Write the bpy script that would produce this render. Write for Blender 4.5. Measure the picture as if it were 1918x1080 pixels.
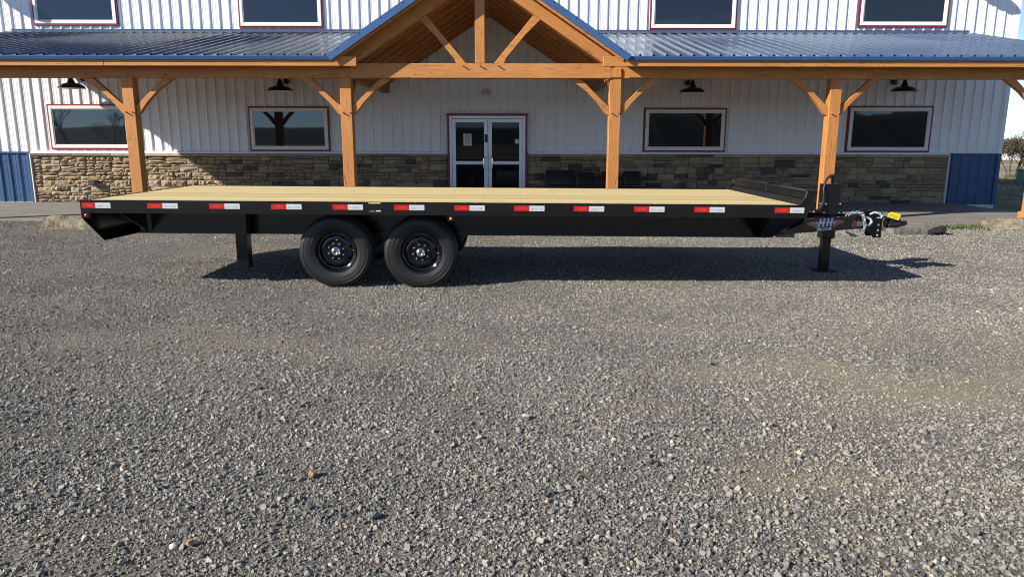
import bpy, bmesh, math, random
import numpy as np
from mathutils import Vector, Matrix, Euler, noise
R = math.radians
rnd = random.Random(7)
for o in list(bpy.data.objects):
    bpy.data.objects.remove(o)
sc = bpy.context.scene
COL = sc.collection

# ------------------------------------------------------------------ camera
cam = bpy.data.cameras.new('camera')
cam.sensor_width = 36.0
cam.lens = 1350.0 / 1918.0 * 36.0
cam.clip_start = 0.05
cam.clip_end = 5000
camo = bpy.data.objects.new('camera', cam)
COL.objects.link(camo)
camo.location = (0, 0, 1.52)
camo.rotation_euler = (Matrix.Rotation(R(90 - 11.5), 4, 'X') @ Matrix.Rotation(R(0.10), 4, 'Z')).to_euler()
sc.camera = camo

# ------------------------------------------------------------------ light
SUN = Vector((-1.62, -0.86, 1.0)).normalized()          # towards the sun
EL = math.asin(SUN.z)
AZ = math.atan2(SUN.x, SUN.y)
w = bpy.data.worlds.new('World')
sc.world = w
w.use_nodes = True
nt = w.node_tree
for n in list(nt.nodes):
    nt.nodes.remove(n)
out = nt.nodes.new('ShaderNodeOutputWorld')
bg = nt.nodes.new('ShaderNodeBackground')
sky = nt.nodes.new('ShaderNodeTexSky')
sky.sky_type = 'NISHITA'
sky.sun_disc = False
sky.sun_elevation = EL
sky.sun_rotation = AZ % (2 * math.pi)
sky.air_density = 0.5
sky.dust_density = 0.05
sky.ozone_density = 1.3
sky.altitude = 0
# thin streaky clouds, the same all the way round
tc = nt.nodes.new('ShaderNodeTexCoord')
mp = nt.nodes.new('ShaderNodeMapping')
mp.inputs['Scale'].default_value = (1.3, 1.3, 7.0)
mp.inputs['Location'].default_value = (3.4, 1.7, 0.6)
nz = nt.nodes.new('ShaderNodeTexNoise')
nz.inputs['Scale'].default_value = 2.6
nz.inputs['Detail'].default_value = 8
nz.inputs['Roughness'].default_value = 0.6
rp = nt.nodes.new('ShaderNodeValToRGB')
rp.color_ramp.elements[0].position = 0.58
rp.color_ramp.elements[1].position = 0.86
mx = nt.nodes.new('ShaderNodeMixRGB')
mx.inputs['Color2'].default_value = (8.0, 8.4, 9.0, 1)
nt.links.new(tc.outputs['Generated'], mp.inputs['Vector'])
nt.links.new(mp.outputs['Vector'], nz.inputs['Vector'])
nt.links.new(nz.outputs['Fac'], rp.inputs['Fac'])
nt.links.new(rp.outputs['Color'], mx.inputs['Fac'])
nt.links.new(sky.outputs['Color'], mx.inputs['Color1'])
nt.links.new(mx.outputs['Color'], bg.inputs['Color'])
nt.links.new(bg.outputs['Background'], out.inputs['Surface'])
bg.inputs['Strength'].default_value = 0.114

sl = bpy.data.lights.new('sun', 'SUN')
sl.energy = 5.0
sl.angle = R(0.53)
sl.color = (1.0, 0.935, 0.825)
so = bpy.data.objects.new('sun', sl)
COL.objects.link(so)
so.location = SUN * 60
so.rotation_euler = SUN.to_track_quat('Z', 'Y').to_euler()

sc.view_settings.view_transform = 'Standard'
sc.view_settings.look = 'None'
sc.view_settings.gamma = 1
sc.view_settings.use_curve_mapping = False
sc.view_settings.exposure = 0.66
sc.render.engine = 'CYCLES'
sc.cycles.max_bounces = 6
sc.cycles.pixel_filter_type = 'BLACKMAN_HARRIS'
sc.cycles.filter_width = 1.05
sc.cycles.caustics_reflective = False
sc.cycles.caustics_refractive = False

# ------------------------------------------------------------------ helpers
WORLD = {}


class MB:
    def __init__(s):
        s.v = []
        s.f = []

    def add(s, vs, fs):
        b = len(s.v)
        s.v += [Vector(p) for p in vs]
        s.f += [tuple(i + b for i in f) for f in fs]
        return s

    def box(s, a, b):
        x0, y0, z0 = a
        x1, y1, z1 = b
        return s.add([(x0, y0, z0), (x1, y0, z0), (x1, y1, z0), (x0, y1, z0), (x0, y0, z1), (x1, y0, z1), (x1, y1, z1), (x0, y1, z1)],
                     [(3, 2, 1, 0), (4, 5, 6, 7), (0, 1, 5, 4), (1, 2, 6, 5), (2, 3, 7, 6), (3, 0, 4, 7)])

    def prism(s, pts, ext):
        """closed outline (list of 3D points) pushed along ext"""
        n = len(pts)
        e = Vector(ext)
        P = [Vector(p) for p in pts]
        fs = [tuple(range(n - 1, -1, -1)), tuple(range(n, 2 * n))]
        for i in range(n):
            j = (i + 1) % n
            fs.append((i, j, n + j, n + i))
        return s.add(P + [p + e for p in P], fs)

    def tube(s, pts, r, n=8, cap=True):
        P = [Vector(p) for p in pts]
        rs = r if isinstance(r, (list, tuple)) else [r] * len(P)
        vs, fs = [], []
        prev = None
        for i, p in enumerate(P):
            d = (P[min(i + 1, len(P) - 1)] - P[max(i - 1, 0)]).normalized()
            if prev is None:
                u = d.cross(Vector((0.12, 0.31, 0.94)))
                if u.length < 0.05:
                    u = d.cross(Vector((1, 0, 0)))
            else:
                u = prev - d * prev.dot(d)
            u.normalize()
            prev = u
            v = d.cross(u)
            for k in range(n):
                a = 2 * math.pi * k / n
                vs.append(p + (u * math.cos(a) + v * math.sin(a)) * rs[i])
        for i in range(len(P) - 1):
            for k in range(n):
                k2 = (k + 1) % n
                fs.append((i * n + k, i * n + k2, (i + 1) * n + k2, (i + 1) * n + k))
        if cap:
            fs.append(tuple(range(n - 1, -1, -1)))
            fs.append(tuple(range((len(P) - 1) * n, len(P) * n)))
        return s.add(vs, fs)

    def lathe(s, prof, n=32, c=(0, 0, 0), axis='Z', close=False):
        vs, fs = [], []
        c = Vector(c)
        for r, h in prof:
            for k in range(n):
                a = 2 * math.pi * k / n
                x, y = r * math.cos(a), r * math.sin(a)
                if axis == 'Z':
                    vs.append(c + Vector((x, y, h)))
                elif axis == 'Y':
                    vs.append(c + Vector((x, h, y)))
                else:
                    vs.append(c + Vector((h, x, y)))
        m = len(prof)
        for i in range(m if close else m - 1):
            i2 = (i + 1) % m
            for k in range(n):
                k2 = (k + 1) % n
                fs.append((i * n + k, i * n + k2, i2 * n + k2, i2 * n + k))
        return s.add(vs, fs)

    def torus(s, M, R0, r0, sx=1.0, n=14, m=7):
        vs, fs = [], []
        for i in range(n):
            a = 2 * math.pi * i / n
            for j in range(m):
                b = 2 * math.pi * j / m
                rr = R0 + r0 * math.cos(b)
                x = rr * math.cos(a) + (sx if math.cos(a) > 0 else -sx)
                vs.append(M @ Vector((x, rr * math.sin(a), r0 * math.sin(b))))
        for i in range(n):
            for j in range(m):
                i2, j2 = (i + 1) % n, (j + 1) % m
                fs.append((i * m + j, i2 * m + j, i2 * m + j2, i * m + j2))
        return s.add(vs, fs)

    def mesh(s, name, bevel=0, smooth=None, seg=1):
        me = bpy.data.meshes.new(name)
        me.from_pydata([tuple(v) for v in s.v], [], s.f)
        bm = bmesh.new()
        bm.from_mesh(me)
        bmesh.ops.recalc_face_normals(bm, faces=bm.faces)
        if bevel:
            ed = [e for e in bm.edges if len(e.link_faces) == 2 and e.calc_face_angle(0) > 0.6]
            bmesh.ops.bevel(bm, geom=ed, offset=bevel, segments=seg, affect='EDGES', profile=0.5)
        bm.to_mesh(me)
        bm.free()
        if smooth is not None:
            me.shade_smooth()
            me.set_sharp_from_angle(angle=R(smooth))
        return me


def centre_mesh(me):
    n = len(me.vertices)
    a = np.empty(n * 3, np.float32)
    me.vertices.foreach_get('co', a)
    a = a.reshape(-1, 3)
    c = (a.min(0) + a.max(0)) / 2
    a -= c
    me.vertices.foreach_set('co', a.ravel())
    me.update()
    return Vector([float(t) for t in c])


def tag(o, label=None, cat=None, group=None, kind=None):
    if label:
        o['label'] = label
    if cat:
        o['category'] = cat
    if group:
        o['group'] = group
    if kind:
        o['kind'] = kind
    return o


def link(name, me, mat, world, parent=None, rot=None):
    o = bpy.data.objects.new(name, me)
    COL.objects.link(o)
    if mat is not None and me is not None and not me.materials:
        me.materials.append(mat)
    Mw = Matrix.Translation(Vector(world)) @ (rot.to_matrix().to_4x4() if hasattr(rot, 'to_matrix') else Euler(rot or (0, 0, 0)).to_matrix().to_4x4())
    Ml = WORLD[parent.name].inverted() @ Mw if parent else Mw
    o.parent = parent
    o.location = Ml.to_translation()
    o.rotation_euler = Ml.to_euler()
    WORLD[o.name] = Mw
    return o


def ob(name, mb, mat, parent=None, bevel=0, smooth=None, seg=1):
    me = mb.mesh(name, bevel, smooth, seg)
    c = centre_mesh(me)
    return link(name, me, mat, c, parent)


def empty(name, loc, rot=None):
    o = bpy.data.objects.new(name, None)
    COL.objects.link(o)
    o.location = loc
    o.empty_display_size = 0.2
    if rot:
        o.rotation_euler = rot
    WORLD[o.name] = Matrix.Translation(Vector(loc))      # a root's own small tilt carries its parts with it
    return o


def beam(name, p0, p1, wd, ht, mat, parent, up=(0, 0, 1), bevel=0.006):
    """square timber with its grain along local x"""
    p0, p1 = Vector(p0), Vector(p1)
    x = (p1 - p0)
    L = x.length
    x.normalize()
    u = Vector(up)
    u = (u - x * u.dot(x)).normalized()
    y = u.cross(x)
    me = MB().box((-L / 2, -wd / 2, -ht / 2), (L / 2, wd / 2, ht / 2)).mesh(name, bevel)
    M = Matrix((x, y, u)).transposed()
    return link(name, me, mat, (p0 + p1) / 2, parent, M.to_euler())


# ------------------------------------------------------------------ materials
def mat(name, col, rough=0.6, metal=0.0, ior=1.5, coat=0.0):
    m = bpy.data.materials.new(name)
    m.use_nodes = True
    b = m.node_tree.nodes['Principled BSDF']
    b.inputs['Base Color'].default_value = (*col, 1)
    b.inputs['Roughness'].default_value = rough
    b.inputs['Metallic'].default_value = metal
    b.inputs['IOR'].default_value = ior
    b.inputs['Coat Weight'].default_value = coat
    b.inputs['Coat Roughness'].default_value = 0.08
    return m


class NT:
    """tiny node-building helper"""

    def __init__(s, m):
        s.t = m.node_tree
        s.b = s.t.nodes['Principled BSDF']

    def n(s, typ, **kw):
        x = s.t.nodes.new(typ)
        for k, v in kw.items():
            if hasattr(x, k):
                setattr(x, k, v)
            else:
                x.inputs[k].default_value = v
        return x

    def l(s, a, b):
        s.t.links.new(a, b)

    def ramp(s, fac, stops):
        r = s.n('ShaderNodeValToRGB')
        e = r.color_ramp.elements
        while len(e) < len(stops):
            e.new(0.5)
        for el, (p, c) in zip(e, stops):
            el.position = p
            el.color = (*c, 1) if len(c) == 3 else c
        s.l(fac, r.inputs['Fac'])
        return r.outputs['Color']

    def coord(s, kind='Object', scale=(1, 1, 1), rnd_off=True):
        t = s.n('ShaderNodeTexCoord')
        mp = s.n('ShaderNodeMapping')
        mp.inputs['Scale'].default_value = scale
        if rnd_off:
            oi = s.n('ShaderNodeObjectInfo')
            mu = s.n('ShaderNodeVectorMath', operation='SCALE')
            mu.inputs[0].default_value = (37.0, 17.0, 23.0)
            s.l(oi.outputs['Random'], mu.inputs['Scale'])
            s.l(mu.outputs[0], mp.inputs['Location'])
        s.l(t.outputs[kind], mp.inputs['Vector'])
        return mp.outputs['Vector']

    def noise(s, vec, scale, detail=4, rough=0.55):
        x = s.n('ShaderNodeTexNoise')
        x.inputs['Scale'].default_value = scale
        x.inputs['Detail'].default_value = detail
        x.inputs['Roughness'].default_value = rough
        s.l(vec, x.inputs['Vector'])
        return x.outputs['Fac']

    def mix(s, fac, a, b, mode='MIX'):
        x = s.n('ShaderNodeMixRGB', blend_type=mode)
        for i, q in (('Fac', fac), ('Color1', a), ('Color2', b)):
            if isinstance(q, (int, float)):
                x.inputs[i].default_value = q
            elif isinstance(q, tuple):
                x.inputs[i].default_value = (*q, 1)
            else:
                s.l(q, x.inputs[i])
        return x.outputs['Color']

    def bump(s, h, strength=0.3, dist=0.01):
        x = s.n('ShaderNodeBump')
        x.inputs['Strength'].default_value = strength
        x.inputs['Distance'].default_value = dist
        s.l(h, x.inputs['Height'])
        s.l(x.outputs['Normal'], s.b.inputs['Normal'])


def varied(name, c0, c1, rough=0.6, scale=6.0, metal=0.0, bump=0.0, coat=0.0, detail=5, ior=1.5, rrange=0.12):
    m = mat(name, c0, rough, metal, ior, coat)
    k = NT(m)
    v = k.coord()
    f = k.noise(v, scale, detail)
    k.l(k.ramp(f, [(0.3, c0), (0.7, c1)]), k.b.inputs['Base Color'])
    f2 = k.noise(v, scale * 2.7, 4)
    mr = k.n('ShaderNodeMapRange')
    mr.inputs['To Min'].default_value = max(0.02, rough - rrange)
    mr.inputs['To Max'].default_value = min(1, rough + rrange)
    k.l(f2, mr.inputs['Value'])
    k.l(mr.outputs[0], k.b.inputs['Roughness'])
    if bump:
        k.bump(f2, bump, 0.01)
    return m


def timber(name, c0, c1, c2):
    """stained timber, grain and checks along local x"""
    m = mat(name, c0, 0.62)
    k = NT(m)
    v = k.coord(scale=(0.9, 16, 16))
    g = k.noise(v, 3.0, 6, 0.6)
    base = k.ramp(g, [(0.25, c1), (0.5, c0), (0.75, c2)])
    vb = k.coord(scale=(0.5, 2.2, 2.2))
    big = k.noise(vb, 2.0, 3)
    base = k.mix(0.6, base, k.ramp(big, [(0.3, (0.72, 0.70, 0.68)), (0.7, (1.12, 1.1, 1.08))]), 'MULTIPLY')
    # drying checks: thin dark splits along the grain
    vc = k.coord(scale=(0.55, 9, 9))
    cr = k.noise(vc, 3.2, 2, 0.4)
    ck = k.ramp(cr, [(0.486, (0, 0, 0)), (0.497, (1, 1, 1)), (0.503, (1, 1, 1)), (0.514, (0, 0, 0))])
    gate = k.ramp(k.noise(vb, 4.0, 2), [(0.44, (0, 0, 0)), (0.55, (0.9, 0.9, 0.9))])
    ck = k.mix(1.0, ck, gate, 'MULTIPLY')
    # knots
    vo = k.coord(scale=(2.2, 5, 5))
    vor = k.n('ShaderNodeTexVoronoi')
    vor.inputs['Scale'].default_value = 1.1
    k.l(vo, vor.inputs['Vector'])
    kn = k.ramp(vor.outputs['Distance'], [(0.03, (0.55, 0.42, 0.32)), (0.10, (1, 1, 1))])
    base = k.mix(0.75, base, kn, 'MULTIPLY')
    base = k.mix(ck, base, tuple(q * 0.22 for q in c1))
    k.l(base, k.b.inputs['Base Color'])
    k.bump(k.mix(0.5, g, ck, 'SUBTRACT'), 0.25, 0.006)
    return m


M = {}
M['timber'] = timber('stained_timber', (0.51, 0.215, 0.057), (0.42, 0.168, 0.042), (0.58, 0.265, 0.082))
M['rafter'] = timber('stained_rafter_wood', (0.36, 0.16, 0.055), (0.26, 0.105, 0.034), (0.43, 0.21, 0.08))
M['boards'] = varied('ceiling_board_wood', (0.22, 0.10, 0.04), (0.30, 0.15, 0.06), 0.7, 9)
M['siding'] = varied('white_siding_steel', (0.81, 0.825, 0.845), (0.84, 0.855, 0.87), 0.42, 1.6)
M['trimwhite'] = varied('white_trim', (0.80, 0.79, 0.76), (0.85, 0.84, 0.82), 0.4, 4)
M['blue_siding'] = varied('blue_siding_steel', (0.026, 0.078, 0.185), (0.033, 0.092, 0.21), 0.42, 2)
M['blue_roof'] = varied('blue_roof_steel', (0.055, 0.085, 0.145), (0.068, 0.100, 0.165), 0.27, 0.5, coat=0.2, rrange=0.05)
M['blue_trim'] = varied('blue_trim_steel', (0.035, 0.095, 0.24), (0.045, 0.115, 0.28), 0.4, 2)
M['red_trim'] = varied('red_trim_steel', (0.17, 0.014, 0.026), (0.21, 0.019, 0.033), 0.4, 3)
M['vinyl'] = varied('white_vinyl_frame', (0.78, 0.76, 0.70), (0.84, 0.82, 0.77), 0.35, 5)
M['alu'] = varied('door_aluminium', (0.66, 0.68, 0.72), (0.74, 0.76, 0.79), 0.35, 4, metal=0.35)
M['chrome'] = varied('bright_chrome', (0.75, 0.75, 0.76), (0.9, 0.9, 0.9), 0.15, 20, metal=1.0, rrange=0.08)
M['zinc'] = varied('zinc_plated_steel', (0.60, 0.62, 0.65), (0.78, 0.79, 0.81), 0.33, 30, metal=0.55)
M['chain'] = varied('dull_zinc_chain', (0.34, 0.35, 0.37), (0.60, 0.61, 0.63), 0.38, 60, metal=0.6)
M['glass'] = mat('dark_window_glass', (0.012, 0.014, 0.017), 0.02, ior=1.72)
M['glass'].node_tree.nodes['Principled BSDF'].inputs['Specular Tint'].default_value = (0.72, 0.86, 1.0, 1)
M['door_glass'] = mat('dark_door_glass', (0.010, 0.011, 0.013), 0.025, ior=1.34)
M['door_glass'].node_tree.nodes['Principled BSDF'].inputs['Specular Tint'].default_value = (0.75, 0.88, 1.0, 1)
M['blackpaint'] = varied('black_trailer_paint', (0.004, 0.004, 0.0045), (0.007, 0.007, 0.008), 0.20, 2.5, coat=0.1, rrange=0.06)
M['blackgloss'] = varied('gloss_black_wheel_paint', (0.003, 0.003, 0.004), (0.006, 0.006, 0.007), 0.14, 5, coat=0.25, rrange=0.05)
M['rubber'] = varied('tyre_rubber', (0.006, 0.006, 0.007), (0.012, 0.012, 0.012), 0.48, 14, bump=0.10)
M['tread'] = varied('tyre_tread_rubber', (0.014, 0.014, 0.014), (0.028, 0.027, 0.026), 0.75, 25, bump=0.3)
M['black_plastic'] = varied('black_plastic', (0.012, 0.012, 0.013), (0.02, 0.02, 0.02), 0.45, 8)
M['lampblack'] = varied('black_enamel', (0.010, 0.010, 0.011), (0.018, 0.018, 0.018), 0.35, 6)
M['vinyl_seat'] = varied('black_leatherette', (0.012, 0.012, 0.014), (0.022, 0.022, 0.025), 0.42, 12, bump=0.15)
M['bulb'] = mat('frosted_bulb', (0.7, 0.68, 0.62), 0.4)
M['redtape'] = varied('red_reflective_tape', (0.40, 0.010, 0.009), (0.48, 0.015, 0.013), 0.25, 30, coat=0.5)
M['redlens'] = varied('red_reflector_centre', (0.55, 0.025, 0.02), (0.62, 0.04, 0.026), 0.2, 30, coat=0.5)
M['whitetape'] = varied('white_reflective_tape', (0.50, 0.54, 0.58), (0.60, 0.63, 0.66), 0.35, 60, coat=0.4)
M['amber'] = mat('amber_lens', (0.55, 0.14, 0.03), 0.2, coat=0.5)
M['redlamp'] = mat('red_lamp_lens', (0.5, 0.02, 0.04), 0.15, coat=0.6)
M['yellow'] = varied('yellow_tag', (0.80, 0.60, 0.02), (0.86, 0.66, 0.04), 0.5, 10)
M['paper'] = varied('white_paper', (0.72, 0.72, 0.70), (0.78, 0.78, 0.76), 0.7, 6)
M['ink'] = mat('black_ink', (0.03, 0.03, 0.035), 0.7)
M['greybox'] = varied('grey_plastic_box', (0.10, 0.11, 0.12), (0.15, 0.16, 0.17), 0.5, 10)
M['beige'] = varied('beige_plastic', (0.55, 0.52, 0.45), (0.62, 0.58, 0.5), 0.5, 8)
M['concrete_white'] = varied('painted_foundation', (0.62, 0.62, 0.60), (0.72, 0.72, 0.70), 0.8, 5, bump=0.1)
M['dec_white'] = mat('decal_silver', (0.62, 0.66, 0.74), 0.35)
M['dec_black'] = mat('decal_black', (0.01, 0.01, 0.012), 0.4)
M['dec_red'] = varied('decal_flame_red', (0.32, 0.03, 0.015), (0.45, 0.07, 0.02), 0.4, 40)
M['dec_orange'] = varied('decal_flame_orange', (0.55, 0.20, 0.02), (0.65, 0.32, 0.04), 0.4, 40)
M['green_box'] = varied('green_utility_paint', (0.06, 0.13, 0.07), (0.09, 0.17, 0.09), 0.5, 5)


def deck_wood():
    m = mat('yellow_pine_deck', (0.6, 0.5, 0.25), 0.65)
    k = NT(m)
    v = k.coord(scale=(0.8, 14, 14))
    g = k.noise(v, 3.5, 6, 0.62)
    base = k.ramp(g, [(0.22, (0.40, 0.30, 0.14)), (0.45, (0.60, 0.475, 0.225)), (0.8, (0.68, 0.56, 0.29))])
    oi = k.n('ShaderNodeObjectInfo')
    tint = k.ramp(oi.outputs['Random'], [(0, (0.80, 0.78, 0.75)), (1, (1.10, 1.09, 1.07))])
    base = k.mix(1, base, tint, 'MULTIPLY')
    vk = k.coord(scale=(1.6, 7, 7))
    vor = k.n('ShaderNodeTexVoronoi')
    vor.inputs['Scale'].default_value = 1.3
    k.l(vk, vor.inputs['Vector'])
    kn = k.ramp(vor.outputs['Distance'], [(0.025, (0.32, 0.22, 0.14)), (0.07, (1, 1, 1))])
    base = k.mix(0.8, base, kn, 'MULTIPLY')
    k.l(base, k.b.inputs['Base Color'])
    k.bump(g, 0.2, 0.004)
    return m


def stone_mat():
    m = mat('ledgestone_veneer', (0.3, 0.24, 0.17), 0.88)
    k = NT(m)
    oi = k.n('ShaderNodeObjectInfo')
    base = k.ramp(oi.outputs['Random'], [(0.0, (0.14, 0.105, 0.088)), (0.07, (0.20, 0.15, 0.115)), (0.12, (0.33, 0.26, 0.175)), (0.5, (0.42, 0.325, 0.205)), (0.75, (0.49, 0.385, 0.245)), (0.92, (0.42, 0.355, 0.265)), (1.0, (0.31, 0.29, 0.26))])
    v = k.coord()
    f = k.noise(v, 9, 6, 0.65)
    base = k.mix(0.7, base, k.ramp(f, [(0.3, (0.62, 0.60, 0.60)), (0.7, (1.22, 1.18, 1.1))]), 'MULTIPLY')
    k.l(base, k.b.inputs['Base Color'])
    k.bump(k.noise(v, 26, 6, 0.7), 0.8, 0.02)
    return m


def pebble_mat():
    m = mat('crushed_stone', (0.15, 0.15, 0.15), 0.85)
    k = NT(m)
    oi = k.n('ShaderNodeObjectInfo')
    base = k.ramp(oi.outputs['Random'], [(0.0, (0.080, 0.079, 0.078)), (0.28, (0.150, 0.146, 0.139)), (0.55, (0.220, 0.212, 0.196)), (0.82, (0.262, 0.250, 0.227)),
                                         (0.960, (0.30, 0.286, 0.255)), (0.976, (0.38, 0.30, 0.20)), (0.990, (0.44, 0.335, 0.21)), (0.998, (0.52, 0.49, 0.44))])
    v = k.coord()
    f = k.noise(v, 60, 4, 0.6)
    base = k.mix(0.6, base, k.ramp(f, [(0.3, (0.72, 0.72, 0.73)), (0.7, (1.2, 1.19, 1.17))]), 'MULTIPLY')
    ge = k.n('ShaderNodeNewGeometry')
    big = k.noise(ge.outputs['Position'], 0.75, 5, 0.62)
    base = k.mix(0.85, base, k.ramp(big, [(0.30, (0.78, 0.775, 0.755)), (0.50, (1.16, 1.135, 1.08)), (0.70, (1.48, 1.42, 1.31))]), 'MULTIPLY')
    fi = k.n('ShaderNodeAttribute', attribute_name='stone_dust', attribute_type='INSTANCER')
    base = k.mix(k.ramp(fi.outputs['Fac'], [(0.1, (0, 0, 0)), (0.9, (0.62, 0.62, 0.62))]), base, (0.36, 0.30, 0.215))
    k.l(base, k.b.inputs['Base Color'])
    return m


def ground_mat():
    m = mat('gravel_ground', (0.12, 0.12, 0.12), 0.95)
    k = NT(m)
    t = k.n('ShaderNodeTexCoord')
    P = t.outputs['Object']
    vor = k.n('ShaderNodeTexVoronoi')
    vor.inputs['Scale'].default_value = 75
    vor.inputs['Randomness'].default_value = 1
    k.l(P, vor.inputs['Vector'])
    sep = k.n('ShaderNodeSeparateColor')
    k.l(vor.outputs['Color'], sep.inputs[0])
    cell = k.ramp(sep.outputs[0], [(0.0, (0.036, 0.035, 0.034)), (0.4, (0.088, 0.086, 0.080)), (0.75, (0.175, 0.168, 0.153)), (0.93, (0.33, 0.312, 0.27)), (1.0, (0.46, 0.40, 0.30))])
    fine = k.noise(P, 260, 3, 0.7)
    grit = k.ramp(fine, [(0.3, (0.045, 0.044, 0.042)), (0.7, (0.18, 0.172, 0.158))])
    patch = k.noise(P, 0.9, 5, 0.6)
    col = k.mix(k.ramp(patch, [(0.42, (0.75, 0.75, 0.75)), (0.62, (0.25, 0.25, 0.25))]), grit, cell)
    # dusty tan fines
    fa_ = k.n('ShaderNodeAttribute', attribute_name='fines')
    tanc = k.mix(0.75, (0.34, 0.285, 0.205), k.ramp(fine, [(0.3, (0.6, 0.6, 0.6)), (0.7, (1.3, 1.3, 1.3))]), 'MULTIPLY')
    col = k.mix(k.ramp(fa_.outputs['Fac'], [(0.05, (0.1, 0.1, 0.1)), (0.75, (0.85, 0.85, 0.85))]), col, tanc)
    # beyond the yard: rough grass and dry soil
    g1 = k.noise(P, 0.35, 6, 0.6)
    grass = k.ramp(g1, [(0.32, (0.06, 0.075, 0.028)), (0.44, (0.13, 0.115, 0.05)), (0.54, (0.32, 0.25, 0.15))])
    ax = k.n('ShaderNodeSeparateXYZ')
    k.l(P, ax.inputs[0])
    nb = k.noise(P, 0.25, 3)

    def edge(sock, at, sgn):
        a = k.n('ShaderNodeMath', operation='MULTIPLY_ADD')
        k.l(nb, a.inputs[0])
        a.inputs[1].default_value = 3.0
        k.l(sock, a.inputs[2]) if sgn > 0 else None
        if sgn < 0:
            ng = k.n('ShaderNodeMath', operation='MULTIPLY')
            k.l(sock, ng.inputs[0])
            ng.inputs[1].default_value = -1
            k.l(ng.outputs[0], a.inputs[2])
        r = k.n('ShaderNodeMapRange')
        r.inputs['From Min'].default_value = at + 1.0
        r.inputs['From Max'].default_value = at + 2.2
        k.l(a.outputs[0], r.inputs['Value'])
        return r.outputs[0]
    e1 = edge(ax.outputs['Y'], 17.0, 1)
    e2 = edge(ax.outputs['Y'], 30.0, -1)
    mxm = k.n('ShaderNodeMath', operation='MAXIMUM')
    k.l(e1, mxm.inputs[0])
    k.l(e2, mxm.inputs[1])
    col = k.mix(mxm.outputs[0], col, grass)
    k.l(col, k.b.inputs['Base Color'])
    hsum = k.n('ShaderNodeMath', operation='MULTIPLY_ADD')
    k.l(vor.outputs['Distance'], hsum.inputs[0])
    hsum.inputs[1].default_value = -0.9
    k.l(fine, hsum.inputs[2])
    k.bump(hsum.outputs[0], 0.9, 0.012)
    return m


def slab_mat():
    m = mat('weathered_concrete', (0.3, 0.28, 0.25), 0.9)
    k = NT(m)
    t = k.n('ShaderNodeTexCoord')
    mp = k.n('ShaderNodeMapping')
    mp.inputs['Scale'].default_value = (0.8, 3.2, 1)
    k.l(t.outputs['Object'], mp.inputs['Vector'])
    a = k.noise(mp.outputs[0], 2.2, 7, 0.65)
    b = k.noise(t.outputs['Object'], 28, 6, 0.7)
    col = k.ramp(a, [(0.25, (0.135, 0.125, 0.11)), (0.5, (0.205, 0.19, 0.17)), (0.75, (0.28, 0.265, 0.24))])
    col = k.mix(0.6, col, k.ramp(b, [(0.3, (0.62, 0.62, 0.62)), (0.7, (1.2, 1.2, 1.18))]), 'MULTIPLY')
    k.l(col, k.b.inputs['Base Color'])
    k.bump(b, 0.5, 0.008)
    return m


def bumper_mat(name, c0, c1, c2):
    m = mat(name, c0, 0.92)
    k = NT(m)
    v = k.coord()
    a = k.noise(v, 4.5, 7, 0.68)
    b = k.noise(v, 30, 6, 0.7)
    col = k.ramp(a, [(0.40, c0), (0.50, c1), (0.62, c2)])
    col = k.mix(0.7, col, k.ramp(b, [(0.3, (0.55, 0.55, 0.55)), (0.7, (1.25, 1.25, 1.2))]), 'MULTIPLY')
    k.l(col, k.b.inputs['Base Color'])
    k.bump(b, 0.9, 0.02)
    return m


def leaf_mat(name, c0, c1):
    m = mat(name, c0, 0.7)
    k = NT(m)
    v = k.coord()
    f = k.noise(v, 3.0, 4)
    k.l(k.ramp(f, [(0.3, c0), (0.7, c1)]), k.b.inputs['Base Color'])
    return m


M['dullblack'] = varied('dull_black_paint', (0.010, 0.010, 0.011), (0.016, 0.016, 0.017), 0.6, 6)
M['dullblack'].node_tree.nodes['Principled BSDF'].inputs['Specular IOR Level'].default_value = 0.22
M['deck'] = deck_wood()
M['stone'] = stone_mat()
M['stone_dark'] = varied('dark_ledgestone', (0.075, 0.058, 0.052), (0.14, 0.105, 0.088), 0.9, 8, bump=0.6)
M['pebble'] = pebble_mat()
M['ground'] = ground_mat()
M['slab'] = slab_mat()
M['bumper'] = bumper_mat('weathered_parking_stop', (0.09, 0.075, 0.05), (0.25, 0.21, 0.14), (0.42, 0.37, 0.265))
M['bumper_dark'] = bumper_mat('sooty_parking_stop', (0.10, 0.095, 0.085), (0.17, 0.16, 0.14), (0.24, 0.225, 0.195))
M['asphalt_lump'] = bumper_mat('black_asphalt_lump', (0.006, 0.006, 0.007), (0.014, 0.014, 0.014), (0.03, 0.03, 0.03))
M['twig'] = leaf_mat('bare_twigs', (0.07, 0.055, 0.042), (0.12, 0.095, 0.07))
M['dryleaf'] = leaf_mat('dry_shrub_leaves', (0.045, 0.045, 0.022), (0.10, 0.085, 0.045))
M['greenleaf'] = leaf_mat('green_leaves', (0.05, 0.09, 0.02), (0.16, 0.20, 0.04))
M['grass'] = leaf_mat('weed_grass', (0.06, 0.10, 0.025), (0.17, 0.19, 0.07))
M['straw'] = leaf_mat('dry_straw', (0.34, 0.24, 0.12), (0.50, 0.37, 0.20))
M['forest'] = varied('wooded_hill', (0.022, 0.028, 0.016), (0.05, 0.048, 0.03), 0.95, 0.05)
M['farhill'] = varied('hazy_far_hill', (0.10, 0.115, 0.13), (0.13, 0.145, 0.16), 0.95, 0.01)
M['bark'] = varied('dark_bark', (0.05, 0.04, 0.03), (0.09, 0.075, 0.06), 0.9, 8)


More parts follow.
